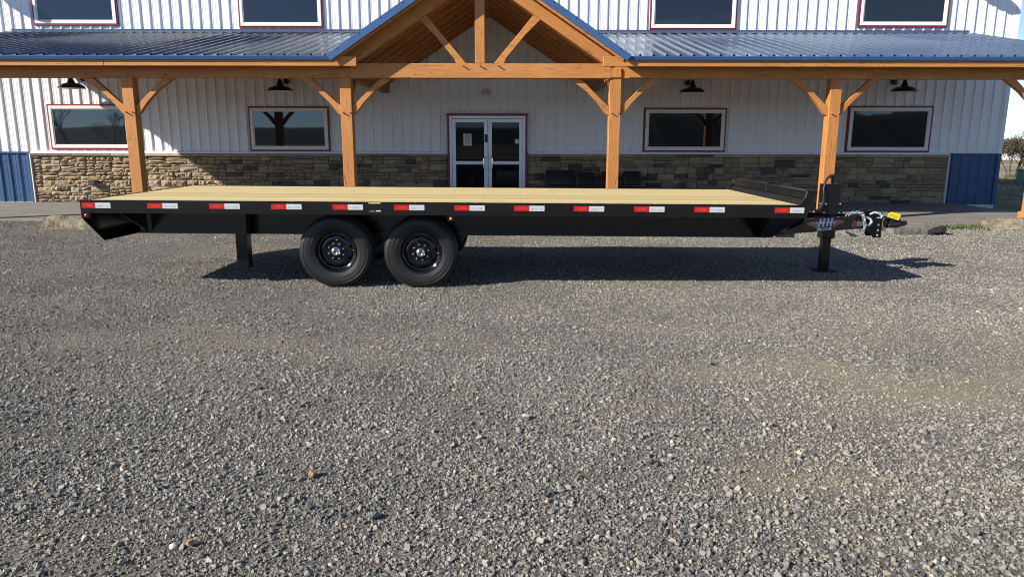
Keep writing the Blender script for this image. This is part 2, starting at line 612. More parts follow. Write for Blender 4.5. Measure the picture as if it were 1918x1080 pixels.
# ------------------------------------------------------------------ ground
def gz(x, y):
    n = noise.noise(Vector((x * 0.45, y * 0.45, 3.1))) * 0.016 + noise.noise(Vector((x * 1.7, y * 1.7, 9.3))) * 0.007
    a = min(1.0, max(0.0, (y - 6.0) / 2)) * min(1.0, max(0.0, (10.5 - y) / 1.5)) if 6 < y < 10.5 else 0.0
    n *= (1 - 0.65 * a)
    # gravel banks up to the slab on the left, falls away past the right corner
    n += 0.045 * min(1, max(0, (y - 11.5) / 2.0)) * min(1, max(0, (-x - 2) / 5.0)) if y < 17.4 else 0
    if x > 9.8 and y > 13.5:
        n -= 0.10 * min(1, (x - 9.8) / 1.2) * min(1, (y - 13.5) / 1.5)
    return n


FINES = [(2.35, 4.72, 1.1, 0.40, 0.9), (2.62, 4.15, 0.7, 0.26, 0.9), (1.6, 4.68, 0.6, 0.3, 0.6), (0.25, 5.75, 1.4, 0.22, 0.5), (-0.83, 3.4, 0.35, 0.14, 0.6), (1.4, 3.1, 0.45, 0.14, 0.7), (3.6, 5.4, 1.2, 0.35, 0.6), (-2.2, 5.3, 1.6, 0.2, 0.12)]


def fines(x, y):
    """where the yard is packed fines rather than loose stone (0..1)"""
    n = 0.62 * noise.noise(Vector((x * 0.32 + 0.25 * y, y * 1.05, 51))) + 0.40 * noise.noise(Vector((x * 1.3, y * 2.4, 61))) + 0.22 * noise.noise(Vector((x * 4.0, y * 6.0, 71)))
    f = 0.08 + 0.55 * n
    w_ = 0.30 * noise.noise(Vector((x * 1.9, y * 1.9, 81)))
    for cx, cy, rx, ry, a in FINES:
        d = ((x - cx) / rx) ** 2 + ((y - cy) / ry) ** 2
        if d < 5:
            f += 0.62 * a * math.exp(-d * (1 + w_)) * (0.65 + 1.5 * n)
    return min(1.0, max(0.0, f))


def axis(pts):
    r = []
    for a, b, st in pts:
        r += list(np.arange(a, b - 1e-6, st))
    r.append(pts[-1][1])
    return r


xs = axis([(-900, -60, 120), (-60, -14, 4), (-14, 16, 0.16), (16, 60, 4), (60, 900, 120)])
ys = axis([(-900, -30, 110), (-30, 0, 3), (0, 19, 0.16), (19, 60, 3), (60, 900, 120)])
V, F = [], []
for y in ys:
    for x in xs:
        z = gz(x, y) if (-15 < x < 40 and -2 < y < 60) else 0.0
        if 60 < math.hypot(x, y):
            z = -1.5
        V.append((x, y, z))
nx = len(xs)
for j in range(len(ys) - 1):
    for i in range(nx - 1):
        F.append((j * nx + i, j * nx + i + 1, (j + 1) * nx + i + 1, (j + 1) * nx + i))
me = bpy.data.meshes.new('ground')
me.from_pydata(V, [], F)
fa = me.attributes.new('fines', 'FLOAT', 'POINT')
fa.data.foreach_set('value', np.array([fines(v[0], v[1]) if (-12 < v[0] < 12 and 0 <= v[1] < 15) else 0.2 for v in V], np.float32))
me.shade_smooth()
tag(link('ground', me, M['ground'], (0, 0, 0)), kind='structure')

# concrete slab under the porch
SZ = 0.08
slab = MB()
slab.prism([(-13.5, 13.75, -0.15), (-9.0, 13.5, -0.15), (-4.5, 13.05, -0.15), (10.7, 13.0, -0.15), (10.7, 17.6, -0.15), (-13.5, 17.6, -0.15)], (0, 0, 0.15 + SZ))
tag(ob('porch_slab', slab, M['slab'], None, bevel=0.012), kind='structure')


def front_edge(x):
    return 13.75 if x < -13.5 else (13.5 + (-9 - x) / 4.5 * 0.25 if x < -9 else (13.05 + (-4.5 - x) / 4.5 * 0.45 if x < -4.5 else 13.0))


# ------------------------------------------------------------------ far setting
def ridge(name, y, x0, x1, hfun, m, step, depth):
    mb = MB()
    vs, fs = [], []
    n = int((x1 - x0) / step) + 1
    for i in range(n):
        x = x0 + i * step
        h = hfun(x)
        vs += [(x, y, -2), (x, y + depth * 0.35, h * 0.75), (x, y + depth * 0.6, h), (x, y + depth, -2)]
    for i in range(n - 1):
        for k in range(3):
            fs.append((i * 4 + k, (i + 1) * 4 + k, (i + 1) * 4 + k + 1, i * 4 + k + 1))
    mb.add(vs, fs)
    o = ob(name, mb, m, None, smooth=60)
    tag(o, kind='structure')
    return o


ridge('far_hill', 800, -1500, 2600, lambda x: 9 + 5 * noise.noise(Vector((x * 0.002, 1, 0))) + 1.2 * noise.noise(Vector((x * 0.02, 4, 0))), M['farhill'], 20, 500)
ridge('hill_across_road', -640, -1500, 200, lambda x: 17 + 10 * noise.noise(Vector((x * 0.004, 2, 0))) + 1.5 * noise.noise(Vector((x * 0.05, 5, 0))), M['forest'], 8, -300)
ridge('wooded_bank', -190, 10, 420, lambda x: (11.5 + 3.5 * noise.noise(Vector((x * 0.03, 7, 0))) + 1.6 * noise.noise(Vector((x * 0.3, 8, 0)))) * min(1, (x - 5) / 40), M['forest'], 1.5, -60)

# ------------------------------------------------------------------ building
WY = 17.5
B = empty('metal_building', (0, WY, 0))
tag(B, 'white ribbed metal building with blue wainscot and stone base behind the trailer', 'building')


def panel_profile(rib=0.03, minor=True):
    p = [(0.0, 0.0)]
    for i in range(4):
        c = 0.2286 * (i + 0.5)
        p += [(c - 0.034, 0), (c - 0.012, rib), (c + 0.012, rib), (c + 0.034, 0)] if minor else [(c - 0.026, 0), (c - 0.009, rib), (c + 0.009, rib), (c + 0.026, 0)]
        if i < 3 and minor:
            for q in (0.076, 0.150):
                p += [(c + q - 0.012, 0), (c + q - 0.006, 0.004), (c + q + 0.006, 0.004), (c + q + 0.012, 0)]
        else:
            pass
    p.append((0.9144, 0))
    return p


def siding_mesh(name, z0, z1, rib=0.03, x0=0.0, x1=0.9144):
    pr = [q for q in panel_profile(rib) if x0 - 1e-6 <= q[0] <= x1 + 1e-6]
    vs = [(x, -d, z0) for x, d in pr] + [(x, -d, z1) for x, d in pr]
    n = len(pr)
    fs = [(i, i + 1, n + i + 1, n + i) for i in range(n - 1)]
    return MB().add(vs, fs).mesh(name)


HT = 5.6
XL, XR = -13.95, 11.65
pw = 0.9144
n_pan = 28
sm = siding_mesh('siding_panel', 1.25, HT)
bm_ = siding_mesh('blue_panel', SZ + 0.01, 1.245)
x = XL
while x < XR - 0.01:
    if x + pw <= XR + 0.01:
        link('siding_panel', sm, M['siding'], (x, WY, 0), B)
    else:
        link('siding_panel', siding_mesh('siding_panel_end', 1.25, HT, x1=XR - x), M['siding'], (x, WY, 0), B)
    x += pw
link('blue_wainscot_panel', siding_mesh('bp1', 0.09, 1.245), M['blue_siding'], (-11.46 - 2 * pw, WY, 0), B)
link('blue_wainscot_panel', siding_mesh('bp2', 0.09, 1.245), M['blue_siding'], (-11.46 - pw, WY, 0), B)
link('blue_wainscot_panel', siding_mesh('bp3', 0.05, 1.245), M['blue_siding'], (10.41, WY, 0), B)
link('blue_wainscot_panel', siding_mesh('bp4', 0.05, 1.245, x1=XR - 10.41 - pw), M['blue_siding'], (10.41 + pw, WY, 0), B)
ob('foundation', MB().box((10.42, WY - 0.012, -0.25), (XR - 0.01, WY + 0.2, 0.045)), M['concrete_white'], B)
ob('foundation', MB().box((XL, WY - 0.012, -0.25), (-11.47, WY + 0.2, 0.085)), M['concrete_white'], B)
ob('wall_core', MB().box((XL + 0.02, WY + 0.02, -0.2), (XR - 0.02, WY + 0.25, HT - 0.02)), M['siding'], B)
ob('side_wall', MB().box((XR - 0.06, WY + 0.26, -0.2), (XR - 0.015, WY + 12, HT - 0.02)), M['siding'], B)
ob('side_wall', MB().box((XL, WY + 0.26, -0.2), (XL + 0.05, WY + 12, HT - 0.02)), M['siding'], B)
ob('rear_wall', MB().box((XL, WY + 12.01, -0.2), (XR, WY + 12.1, HT - 0.02)), M['siding'], B)
ob('corner_trim', MB().box((XR - 0.09, WY - 0.037, 1.262), (XR + 0.012, WY + 0.02, HT)), M['siding'], B, bevel=0.004)
ob('corner_trim', MB().box((XR - 0.08, WY - 0.037, 0.05), (XR + 0.012, WY + 0.02, 1.250)), M['blue_siding'], B, bevel=0.004)
rf = MB()
rf.prism([(XL - 0.4, WY - 0.3, HT), (XL - 0.4, WY + 6, HT + 1.4), (XL - 0.4, WY + 12.4, HT), (XL - 0.4, WY + 12.4, HT + 0.06), (XL - 0.4, WY + 6, HT + 1.46), (XL - 0.4, WY - 0.3, HT + 0.06)], (XR - XL + 0.8, 0, 0))
ob('main_roof', rf, M['blue_roof'], B)
# horizontal trims over the stone and over the blue wainscot
for a, b in ((-11.46, -1.54), (0.37, 10.405)):
    t = MB().prism([(a, WY - 0.075, 1.232), (a, WY - 0.075, 1.268), (a, WY - 0.045, 1.287), (a, WY - 0.0, 1.287), (a, WY - 0.0, 1.232)], (b - a, 0, 0))
    ob('drip_trim', t, M['siding'], B)
ob('blue_cap_trim', MB().box((-13.3, WY - 0.045, 1.236), (-11.463, WY, 1.268)), M['blue_trim'], B)
ob('blue_cap_trim', MB().box((10.408, WY - 0.045, 1.236), (XR - 0.082, WY, 1.262)), M['blue_siding'], B)
ob('edge_trim', MB().box((-11.475, WY - 0.10, SZ + 0.002), (-11.455, WY, 1.231)), M['trimwhite'], B)
ob('edge_trim', MB().box((10.388, WY - 0.10, SZ + 0.002), (10.407, WY, 1.231)), M['trimwhite'], B)
# screw rows
sw = MB()
for z in (1.33, 1.80, 2.44, 3.08, 4.15, 4.6, 5.1):
    x = XL
    while x < XR - 0.3:
        for k in range(4):
            cx = x + 0.2286 * (k + 0.5) + 0.055
            if cx < XR - 0.02:
                sw.box((cx - 0.007, WY - 0.008, z - 0.007), (cx + 0.007, WY, z + 0.007))
        x += pw
tag(ob('siding_screws', sw, M['zinc'], B), kind='stuff')

# --- ledge stones (cap) and field stones
PROTO = []
for i in range(14):
    rr = random.Random(100 + i)
    mb = MB()
    vs, fs = [], []
    nu, nv = 4, 3
    for j in range(nv + 1):
        for k in range(nu + 1):
            u, v = k / nu, j / nv
            e = (k in (0, nu)) or (j in (0, nv))
            d = 0.25 + rr.uniform(-0.25, 0.25) if e else 0.75 + rr.uniform(-0.4, 0.45)
            jx = 0 if k in (0, nu) and False else rr.uniform(-0.03, 0.03)
            jz = rr.uniform(-0.05, 0.05)
            vs.append((min(0.5, max(-0.5, u - 0.5 + jx)), -d, min(0.5, max(-0.5, v - 0.5 + jz))))
    for j in range(nv):
        for k in range(nu):
            a = j * (nu + 1) + k
            fs.append((a, a + 1, a + nu + 2, a + nu + 1))
    mb.add(vs, fs)
    ring = [k for k in range(nu + 1)] + [(j + 1) * (nu + 1) + nu for j in range(nv)] + [nv * (nu + 1) + k for k in range(nu - 1, -1, -1)] + [j * (nu + 1) for j in range(nv - 1, 0, -1)]
    b0 = len(mb.v)
    mb.v += [Vector((mb.v[r][0], 0.3, mb.v[r][2])) for r in ring]
    for q in range(len(ring)):
        q2 = (q + 1) % len(ring)
        mb.f.append((ring[q], b0 + q, b0 + q2, ring[q2]))
    me = mb.mesh('stone_%d' % i)
    me.materials.append(M['stone'])
    PROTO.append(me)

sr = random.Random(21)
ST = []


def stone_field(xa, xb, za, zb):
    """broken-course ashlar: tall bands cut into unequal stones so that joints rarely line up"""
    z = za
    while z < zb - 0.03:
        h = sr.uniform(0.145, 0.215)
        if zb - z - h < 0.12:
            h = zb - z
        x = xa
        while x < xb - 0.02:
            L = sr.uniform(0.18, 0.52)
            if xb - x - L < 0.18:
                L = xb - x
            n = 3 if (h > 0.185 and sr.random() < 0.4) else (1 if h < 0.165 and sr.random() < 0.5 else 2)
            cuts = [] if n == 1 else sorted([sr.uniform(0.28, 0.72)] if n == 2 else [sr.uniform(0.22, 0.42), sr.uniform(0.55, 0.78)])
            lv = [0.0] + cuts + [1.0]
            for q in range(n):
                z0, z1 = z + h * lv[q], z + h * lv[q + 1]
                if L > 0.26 and sr.random() < 0.62:
                    p = sr.uniform(0.3, 0.7)
                    ST.append((x, x + L * p, z0, z1))
                    ST.append((x + L * p, x + L, z0, z1))
                else:
                    ST.append((x, x + L, z0, z1))
            x += L
        z += h


for a, b in ((-11.45, -1.545), (0.37, 10.385)):
    stone_field(a, b, SZ, 1.165)
    ob('mortar_bed', MB().box((a, WY - 0.035, SZ), (b, WY, 1.165)), mat('dark_mortar', (0.035, 0.03, 0.025), 0.95) if 'mortar' not in M else M['mortar'], B)


def seen(s):
    xm, zm = (s[0] + s[1]) / 2, (s[2] + s[3]) / 2
    hid = -8.0 < xm < 6.3 and zm < 0.40           # wholly behind the trailer bed
    return (0 if hid else 1, (s[1] - s[0]) * (s[3] - s[2]))


ST.sort(key=seen, reverse=True)
rest = MB()
for i, (x0, x1, z0, z1) in enumerate(ST):
    g = 0.007
    me = PROTO[sr.randrange(len(PROTO))]
    dep = sr.uniform(0.030, 0.075)
    c = Vector(((x0 + x1) / 2, WY - 0.033, (z0 + z1) / 2))
    s = Vector(((x1 - x0) - g, dep, (z1 - z0) - g))
    if i < 300:
        o = link('stone', me, None, c, B)
        o.scale = s
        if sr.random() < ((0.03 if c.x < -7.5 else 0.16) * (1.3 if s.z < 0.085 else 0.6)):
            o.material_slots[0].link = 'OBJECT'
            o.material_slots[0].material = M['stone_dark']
    else:
        rest.add([c + Vector((v.co.x * s.x, v.co.y * s.y, v.co.z * s.z)) for v in me.vertices], [tuple(p.vertices) for p in me.polygons])
tag(ob('small_stones', rest, M['stone'], B), kind='stuff')
for a, b in ((-11.45, -1.545), (0.37, 10.385)):
    x = a
    while x < b - 0.05:
        L = min(sr.uniform(0.75, 1.0), b - x)
        if b - x - L < 0.3:
            L = b - x
        mb = MB()
        mb.prism([(x + 0.003, WY - 0.10, 1.168), (x + 0.003, WY - 0.105, 1.205), (x + 0.003, WY - 0.075, 1.229), (x + 0.003, WY, 1.229), (x + 0.003, WY, 1.168)], (L - 0.006, 0, 0))
        ob('ledge_stone', mb, M['stone'], B, bevel=0.006)
        x += L


def window(x0, x1, z0, z1):
    y = WY
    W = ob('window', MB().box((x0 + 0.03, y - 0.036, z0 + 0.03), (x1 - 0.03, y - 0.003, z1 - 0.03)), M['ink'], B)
    # red surround
    t = 0.036
    tr = MB()
    tr.box((x0, y - 0.052, z0), (x1, y - 0.004, z0 + t)).box((x0, y - 0.052, z1 - t), (x1, y - 0.004, z1))
    tr.box((x0, y - 0.051, z0 + t), (x0 + t, y - 0.004, z1 - t)).box((x1 - t, y - 0.051, z0 + t), (x1, y - 0.004, z1 - t))
    ob('trim', tr, M['red_trim'], W)
    a0, a1, b0, b1 = x0 + t + 0.001, x1 - t - 0.001, z0 + t + 0.001, z1 - t - 0.001
    fw = 0.062
    fr = MB()
    fr.box((a0, y - 0.066, b0), (a1, y - 0.037, b0 + fw)).box((a0, y - 0.066, b1 - fw), (a1, y - 0.037, b1))
    fr.box((a0, y - 0.065, b0 + fw), (a0 + fw, y - 0.037, b1 - fw)).box((a1 - fw, y - 0.065, b0 + fw), (a1, y - 0.037, b1 - fw))
    ob('frame', fr, M['vinyl'], W, bevel=0.004)
    ins = MB()
    c0, c1, d0, d1 = a0 + fw, a1 - fw, b0 + fw, b1 - fw
    ib = 0.022
    ins.box((c0, y - 0.055, d0), (c1, y - 0.037, d0 + ib)).box((c0, y - 0.055, d1 - ib), (c1, y - 0.037, d1))
    ins.box((c0, y - 0.054, d0 + ib), (c0 + ib, y - 0.037, d1 - ib)).box((c1 - ib, y - 0.054, d0 + ib), (c1, y - 0.037, d1 - ib))
    ob('sash', ins, M['vinyl'], W, bevel=0.003)
    ob('pane', MB().box((c0 + ib + 0.001, y - 0.046, d0 + ib + 0.001), (c1 - ib - 0.001, y - 0.0375, d1 - ib - 0.001)), M['glass'], W)
    return W


for a in ((-10.95, -9.02, 1.318, 2.365), (-6.22, -4.325, 1.288, 2.322), (3.11, 5.053, 1.288, 2.302), (7.92, 9.905, 1.288, 2.353),
          (-11.01, -9.06, 4.12, 5.18), (-6.285, -4.35, 4.075, 5.13), (3.158, 5.156, 4.045, 5.10), (7.948, 10.006, 4.11, 5.17)):
    window(*a)

# --- entrance
DX0, DX1, DZ = -1.533, 0.358, 2.165
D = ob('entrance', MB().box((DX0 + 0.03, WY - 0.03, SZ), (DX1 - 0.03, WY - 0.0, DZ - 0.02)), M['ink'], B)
tr = MB()
tr.box((DX0, WY - 0.115, SZ), (DX0 + 0.045, WY, DZ - 0.05)).box((DX1 - 0.045, WY - 0.115, SZ), (DX1, WY, DZ - 0.05)).box((DX0 - 0.02, WY - 0.125, DZ - 0.05), (DX1 + 0.02, WY, DZ))
ob('trim', tr, M['red_trim'], D)
fr = MB()
fr.box((DX0 + 0.046, WY - 0.10, SZ), (DX0 + 0.105, WY - 0.031, DZ - 0.051)).box((DX1 - 0.105, WY - 0.10, SZ), (DX1 - 0.046, WY - 0.031, DZ - 0.051))
fr.box((DX0 + 0.105, WY - 0.10, DZ - 0.115), (DX1 - 0.105, WY - 0.031, DZ - 0.051))
ob('door_frame', fr, M['alu'], D, bevel=0.004)
mid = -0.575
for a, b, s in ((DX0 + 0.109, mid - 0.006, 1), (mid + 0.006, DX1 - 0.109, -1)):
    z0, z1 = SZ + 0.015, DZ - 0.12
    st = 0.085
    mb = MB()
    mb.box((a, WY - 0.088, z0), (a + st, WY - 0.04, z1)).box((b - st, WY - 0.088, z0), (b, WY - 0.04, z1))
    mb.box((a + st, WY - 0.087, z1 - st), (b - st, WY - 0.041, z1)).box((a + st, WY - 0.087, z0), (b - st, WY - 0.041, z0 + 0.16))
    mb.box((a + st, WY - 0.087, 0.985), (b - st, WY - 0.041, 1.065))
    leaf = ob('door', mb, M['alu'], B, bevel=0.004)
    ob('glass_pane', MB().box((a + st - 0.005, WY - 0.070, z0 + 0.155), (b - st + 0.005, WY - 0.058, 0.99)), M['door_glass'], leaf)
    ob('glass_pane', MB().box((a + st - 0.005, WY - 0.070, 1.06), (b - st + 0.005, WY - 0.058, z1 - st + 0.005)), M['door_glass'], leaf)
    hx = (b - 0.035) if s > 0 else (a + 0.035)
    ox = hx - 0.06 * s
    ob('handle', MB().tube([(hx, WY - 0.089, 1.16), (hx, WY - 0.14, 1.16), (ox, WY - 0.165, 1.15), (ox, WY - 0.168, 1.11), (ox, WY - 0.168, 0.93), (ox, WY - 0.165, 0.89), (hx, WY - 0.14, 0.88), (hx, WY - 0.089, 0.88)], 0.013, 8), M['chrome'], leaf, smooth=60)
    if s > 0:
        ob('lock_plate', MB().box((b - 0.072, WY - 0.093, 1.50), (b - 0.004, WY - 0.0885, 1.69)), M['black_plastic'], leaf)
    else:
        ob('lock_cylinder', MB().lathe([(0.001, -0.012), (0.017, -0.012), (0.018, 0)], 14, (a + 0.036, WY - 0.0885, 1.03), 'Y'), M['zinc'], leaf)

# notice and sticker on the door
nb_ = empty('notice', (-1.055, WY - 0.072, 1.43))
tag(nb_, 'white printed notice taped to the left door glass', 'notice')
ob('paper', MB().box((-1.155, WY - 0.074, 1.425), (-0.965, WY - 0.0715, 1.70)), M['paper'], nb_)
pl = MB()
rr = random.Random(4)
for i in range(11):
    z = 1.675 - i * 0.0215
    wv = 0.085 * rr.uniform(0.65, 0.98)
    hh = 0.0055 if i % 3 == 0 else 0.0035
    pl.box((-1.06 - wv, WY - 0.0755, z - hh), (-1.06 + wv, WY - 0.0742, z + hh))
ob('print', pl, M['ink'], nb_)
st_ = ob('door_sticker', MB().box((0.065, WY - 0.074, 1.475), (0.15, WY - 0.0712, 1.575)), M['paper'])
tag(st_, 'small blank white square sticker on the right door glass', 'sticker')

# emergency light above the door
E_ = empty('emergency_light', (-0.61, WY, 2.55))
tag(E_, 'small beige twin-head emergency light on the wall above the doors', 'light')
ob('housing', MB().box((-0.70, WY - 0.11, 2.645), (-0.52, WY - 0.03, 2.71)), M['beige'], E_, bevel=0.012)
for s in (-1, 1):
    ob('lamp_head', MB().lathe([(0.001, -0.09), (0.038, -0.085), (0.047, -0.03), (0.03, 0.02), (0.001, 0.03)], 16, (-0.61 + s * 0.07, WY - 0.10, 2.625), 'Y'), M['beige'], E_, smooth=50)

# outlet boxes on the stone
for xx, zz, lb in ((-10.01, 0.55, 'grey outlet box on the sunlit stone below the leftmost window'),
                   (-5.285, 0.535, 'grey outlet box on the stone between the second post and the doors, under a window'),
                   (4.06, 0.51, 'grey outlet box on the shaded stone beyond the row of black chairs'),
                   (8.90, 0.515, 'grey outlet box on the shaded stone beneath the rightmost window')):
    e = empty('outlet_box', (xx, WY - 0.085, zz - 0.06))
    tag(e, lb, 'outlet', 'outlet boxes along the stone base')
    ob('body', MB().box((xx - 0.085, WY - 0.20, zz - 0.06), (xx + 0.085, WY - 0.06, zz + 0.055)), M['greybox'], e, bevel=0.008)
    ob('cover', MB().prism([(xx - 0.075, WY - 0.201, zz - 0.05), (xx - 0.075, WY - 0.225, zz - 0.045), (xx - 0.075, WY - 0.215, zz + 0.04), (xx - 0.075, WY - 0.201, zz + 0.045)], (0.15, 0, 0)), M['black_plastic'], e)


# gooseneck lamps
def gooseneck(x, zr, label, yoff=0.52):
    e = empty('gooseneck_lamp', (x, WY - yoff, zr))
    tag(e, label, 'lamp', 'black gooseneck barn lamps on the wall')
    c = (x, WY - yoff, zr)
    sh = ob('shade', MB().lathe([(0.278, 0.0), (0.285, 0.004), (0.275, 0.03), (0.235, 0.075), (0.15, 0.105), (0.085, 0.125), (0.07, 0.16), (0.052, 0.20), (0.045, 0.235), (0.03, 0.27), (0.001, 0.272)], 36, c), M['lampblack'], e, smooth=40)
    ob('shade_lining', MB().lathe([(0.276, 0.0), (0.232, 0.068), (0.15, 0.098), (0.02, 0.11)], 36, c), M['trimwhite'], sh, smooth=60)
    ob('bulb', MB().lathe([(0.001, 0.0), (0.03, 0.012), (0.04, 0.04), (0.028, 0.075), (0.015, 0.1)], 16, (x, WY - yoff, zr + 0.01)), M['bulb'], e, smooth=60)
    pts = []
    zt = zr + 0.255
    for i in range(13):
        a = math.pi * i / 12
        yy = WY - yoff + (yoff / 2 - 0.02) * (1 - math.cos(a))
        pts.append((x, yy, zt + 0.16 * math.sin(a)))
    ob('arm', MB().tube(pts + [(x, WY - 0.02, zt)], 0.013, 8), M['lampblack'], e, smooth=60)
    ob('wall_plate', MB().lathe([(0.001, -0.05), (0.03, -0.05), (0.06, -0.035), (0.068, 0.0)], 20, (x, WY - 0.03, zt), 'Y'), M['lampblack'], e, smooth=50)
    return e


gooseneck(-10.03, 2.69, 'black gooseneck lamp above the leftmost ground-floor window, by the sunlit wall')
gooseneck(-5.285, 2.635, 'black gooseneck lamp above the window just left of the entrance gable')
gooseneck(4.10, 2.615, 'black gooseneck lamp above the window just right of the entrance gable')
gooseneck(8.92, 2.645, 'black gooseneck lamp above the rightmost ground-floor window')
gooseneck(-12.05, 5.02, 'black gooseneck lamp high above the left end of the porch roof, seen by its shadow')
gooseneck(10.15, 5.28, 'black gooseneck lamp high above the right end of the porch roof, seen by its shadow')

# ------------------------------------------------------------------ porch
PY = 13.3                      # post centre line
P = empty('timber_porch', (-0.57, PY, SZ))
tag(P, 'orange-brown timber frame porch with blue metal roof and centre gable', 'porch')
POSTS = [-10.66, -6.815, -2.955, 1.825, 5.735, 9.545]
T = M['timber']
hw = 0.10
for i, px in enumerate(POSTS):
    o = beam('post', (px, PY, SZ + 0.0), (px, PY, 2.62), 0.2, 0.2, T, P, up=(0, -1, 0))
    ob('post_base', MB().box((px - 0.135, PY - 0.135, SZ), (px + 0.135, PY + 0.135, 0.27)), T, o, bevel=0.008)
    for s in (-1, 1):
        for zz in (2.02,):
            ob('peg', MB().tube([(px + s * 0.06, PY - 0.09, zz), (px + s * 0.06, PY - 0.155, zz + 0.004)], 0.012, 8), T, o)
# eave beams and centre tie beam (with ends lapped onto the posts)
ZB0, ZB1 = 2.615, 2.86
zc = (ZB0 + ZB1) / 2
beam('eave_beam', (-11.4, PY, zc), (-6.80, PY, zc), 0.18, ZB1 - ZB0, T, P)
beam('eave_beam', (-6.797, PY, zc), (-2.87, PY, zc), 0.18, ZB1 - ZB0, T, P)
beam('eave_beam', (1.74, PY, zc), (5.74, PY, zc), 0.18, ZB1 - ZB0, T, P)
beam('eave_beam', (5.743, PY, zc), (10.25, PY, zc), 0.18, ZB1 - ZB0, T, P)
tie = beam('tie_beam', (-2.865, PY - 0.03, zc), (1.735, PY - 0.03, zc), 0.2, ZB1 - ZB0 + 0.004, T, P)
for px in (-2.955, 1.825):
    o = beam('post_cap', (px, PY - 0.06, ZB0 + 0.004), (px, PY - 0.06, 2.79), 0.2, 0.13, T, P, up=(0, -1, 0), bevel=0.012)
for px in (-1.02, -0.72, -0.40):
    ob('peg', MB().tube([(px + 0.15, PY - 0.12, 2.82), (px + 0.15, PY - 0.19, 2.824)], 0.012, 8), T, tie)
# cross beams back to the wall
for px in (-2.955, 1.825):
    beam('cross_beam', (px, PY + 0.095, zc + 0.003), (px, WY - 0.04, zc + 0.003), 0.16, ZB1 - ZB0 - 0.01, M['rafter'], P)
    # little brace under the cross beam
    a = [(px - 0.05, PY + 0.1, 2.10), (px - 0.05, PY + 0.1, 2.24), (px - 0.05, PY + 0.50, 2.612), (px - 0.05, PY + 0.66, 2.612)]
    ob('brace', MB().prism(a, (0.1, 0, 0)), M['rafter'], P, bevel=0.005)


def knee(px, s):
    """curved-shouldered knee brace between post and beam"""
    x0 = px + s * 0.1
    pts = [(0.0, 1.97), (0.0, 2.14), (0.08, 2.20), (0.52, 2.617), (0.72, 2.617), (0.60, 2.53), (0.40, 2.39), (0.20, 2.19), (0.06, 2.01)]
    mb = MB().prism([(x0 + s * a, PY - 0.055, z) for a, z in pts], (0, 0.11, 0))
    o = ob('knee_brace', mb, T, P, bevel=0.005)
    bx = x0 + s * 0.60
    ob('peg', MB().tube([(bx, PY - 0.085, 2.66), (bx, PY - 0.135, 2.662)], 0.011, 8), T, o)
    return o


for i, px in enumerate(POSTS):
    knee(px, -1)
    knee(px, 1)

# porch roof planes
EY, EZ = 12.86, 2.955
SL = (3.975 - EZ) / (WY - EY)
GX = -0.57                      # gable centre
GHW, GEZ, GSL = 2.53, 2.975, 0.655   # half width at the eave, eave height, slope
RL, RR = -11.55, 10.53


def rz(y):
    return EZ + (y - EY) * SL


def fascia(x0, x1):
    o = beam('fascia', (x0, EY + 0.06, 2.868), (x1, EY + 0.06, 2.868), 0.05, 0.165, T, P)
    return o


fascia(RL + 0.05, -7.02)
fascia(-7.017, -2.68)
fascia(1.56, 6.31)
fascia(6.313, RR - 0.05)


def roof_panel(xa, xb, side):
    """ribbed steel sheet; its front end follows the gable valley where they meet"""
    pr = [(xa + x, d) for x, d in panel_profile(0.032, False) if xa + x <= xb + 1e-6]
    if pr[-1][0] < xb - 1e-4:
        pr.append((xb, 0))
    vs, fs = [], []
    keep = []
    for x, d in pr:
        y0 = EY
        g = GHW - abs(x - GX)              # inside the gable footprint
        if g > 0:
            y0 = EY + g * GSL / SL
        keep.append(min(y0, WY - 0.02))
        vs.append((x, keep[-1], rz(keep[-1]) + d))
    n = len(pr)
    for x, d in pr:
        vs.append((x, WY - 0.005, rz(WY - 0.005) + d))
    fs = [(i, i + 1, n + i + 1, n + i) for i in range(n - 1)]
    mb = MB().add(vs, fs)
    return ob('roof_panel', mb, M['blue_roof'], P)


x = RL
while x < -1.65:
    roof_panel(x, min(x + pw, -1.62), -1)
    x += pw
x = RR
while x > 0.50:
    roof_panel(max(x - pw, 0.48), x, 1)
    x -= pw


def deck(xa, xb):
    mb = MB()
    mb.prism([(xa, EY + 0.09, rz(EY + 0.09) - 0.055), (xa, WY - 0.01, rz(WY) - 0.055), (xa, WY - 0.01, rz(WY) - 0.02), (xa, EY + 0.09, rz(EY + 0.09) - 0.02)], (xb - xa, 0, 0))
    return ob('roof_deck', mb, M['boards'], P)


deck(RL + 0.05, -3.06)
deck(1.92, RR - 0.05)
for a, b in ((RL, -3.13), (1.99, RR)):
    t = MB()
    t.prism([(a, EY - 0.005, EZ - 0.065), (a, EY + 0.004, EZ - 0.065), (a, EY + 0.004, EZ - 0.006), (a, EY + 0.10, EZ + 0.012), (a, EY + 0.10, EZ + 0.016), (a, EY - 0.022, EZ - 0.004), (a, EY - 0.022, EZ - 0.016)], (b - a, 0, 0))
    ob('drip_edge', t, M['blue_trim'], P)
for a, b in ((RL + 0.0, -1.66), (0.52, RR - 0.0)):
    t = MB()
    t.prism([(a, WY - 0.17, rz(WY - 0.17) + 0.026), (a, WY - 0.045, rz(WY - 0.045) + 0.045), (a, WY - 0.045, 4.045), (a, WY - 0.037, 4.045), (a, WY - 0.033, rz(WY) + 0.03), (a, WY - 0.17, rz(WY - 0.17) + 0.020)], (b - a, 0, 0))
    ob('wall_flashing', t, M['blue_roof'], P)
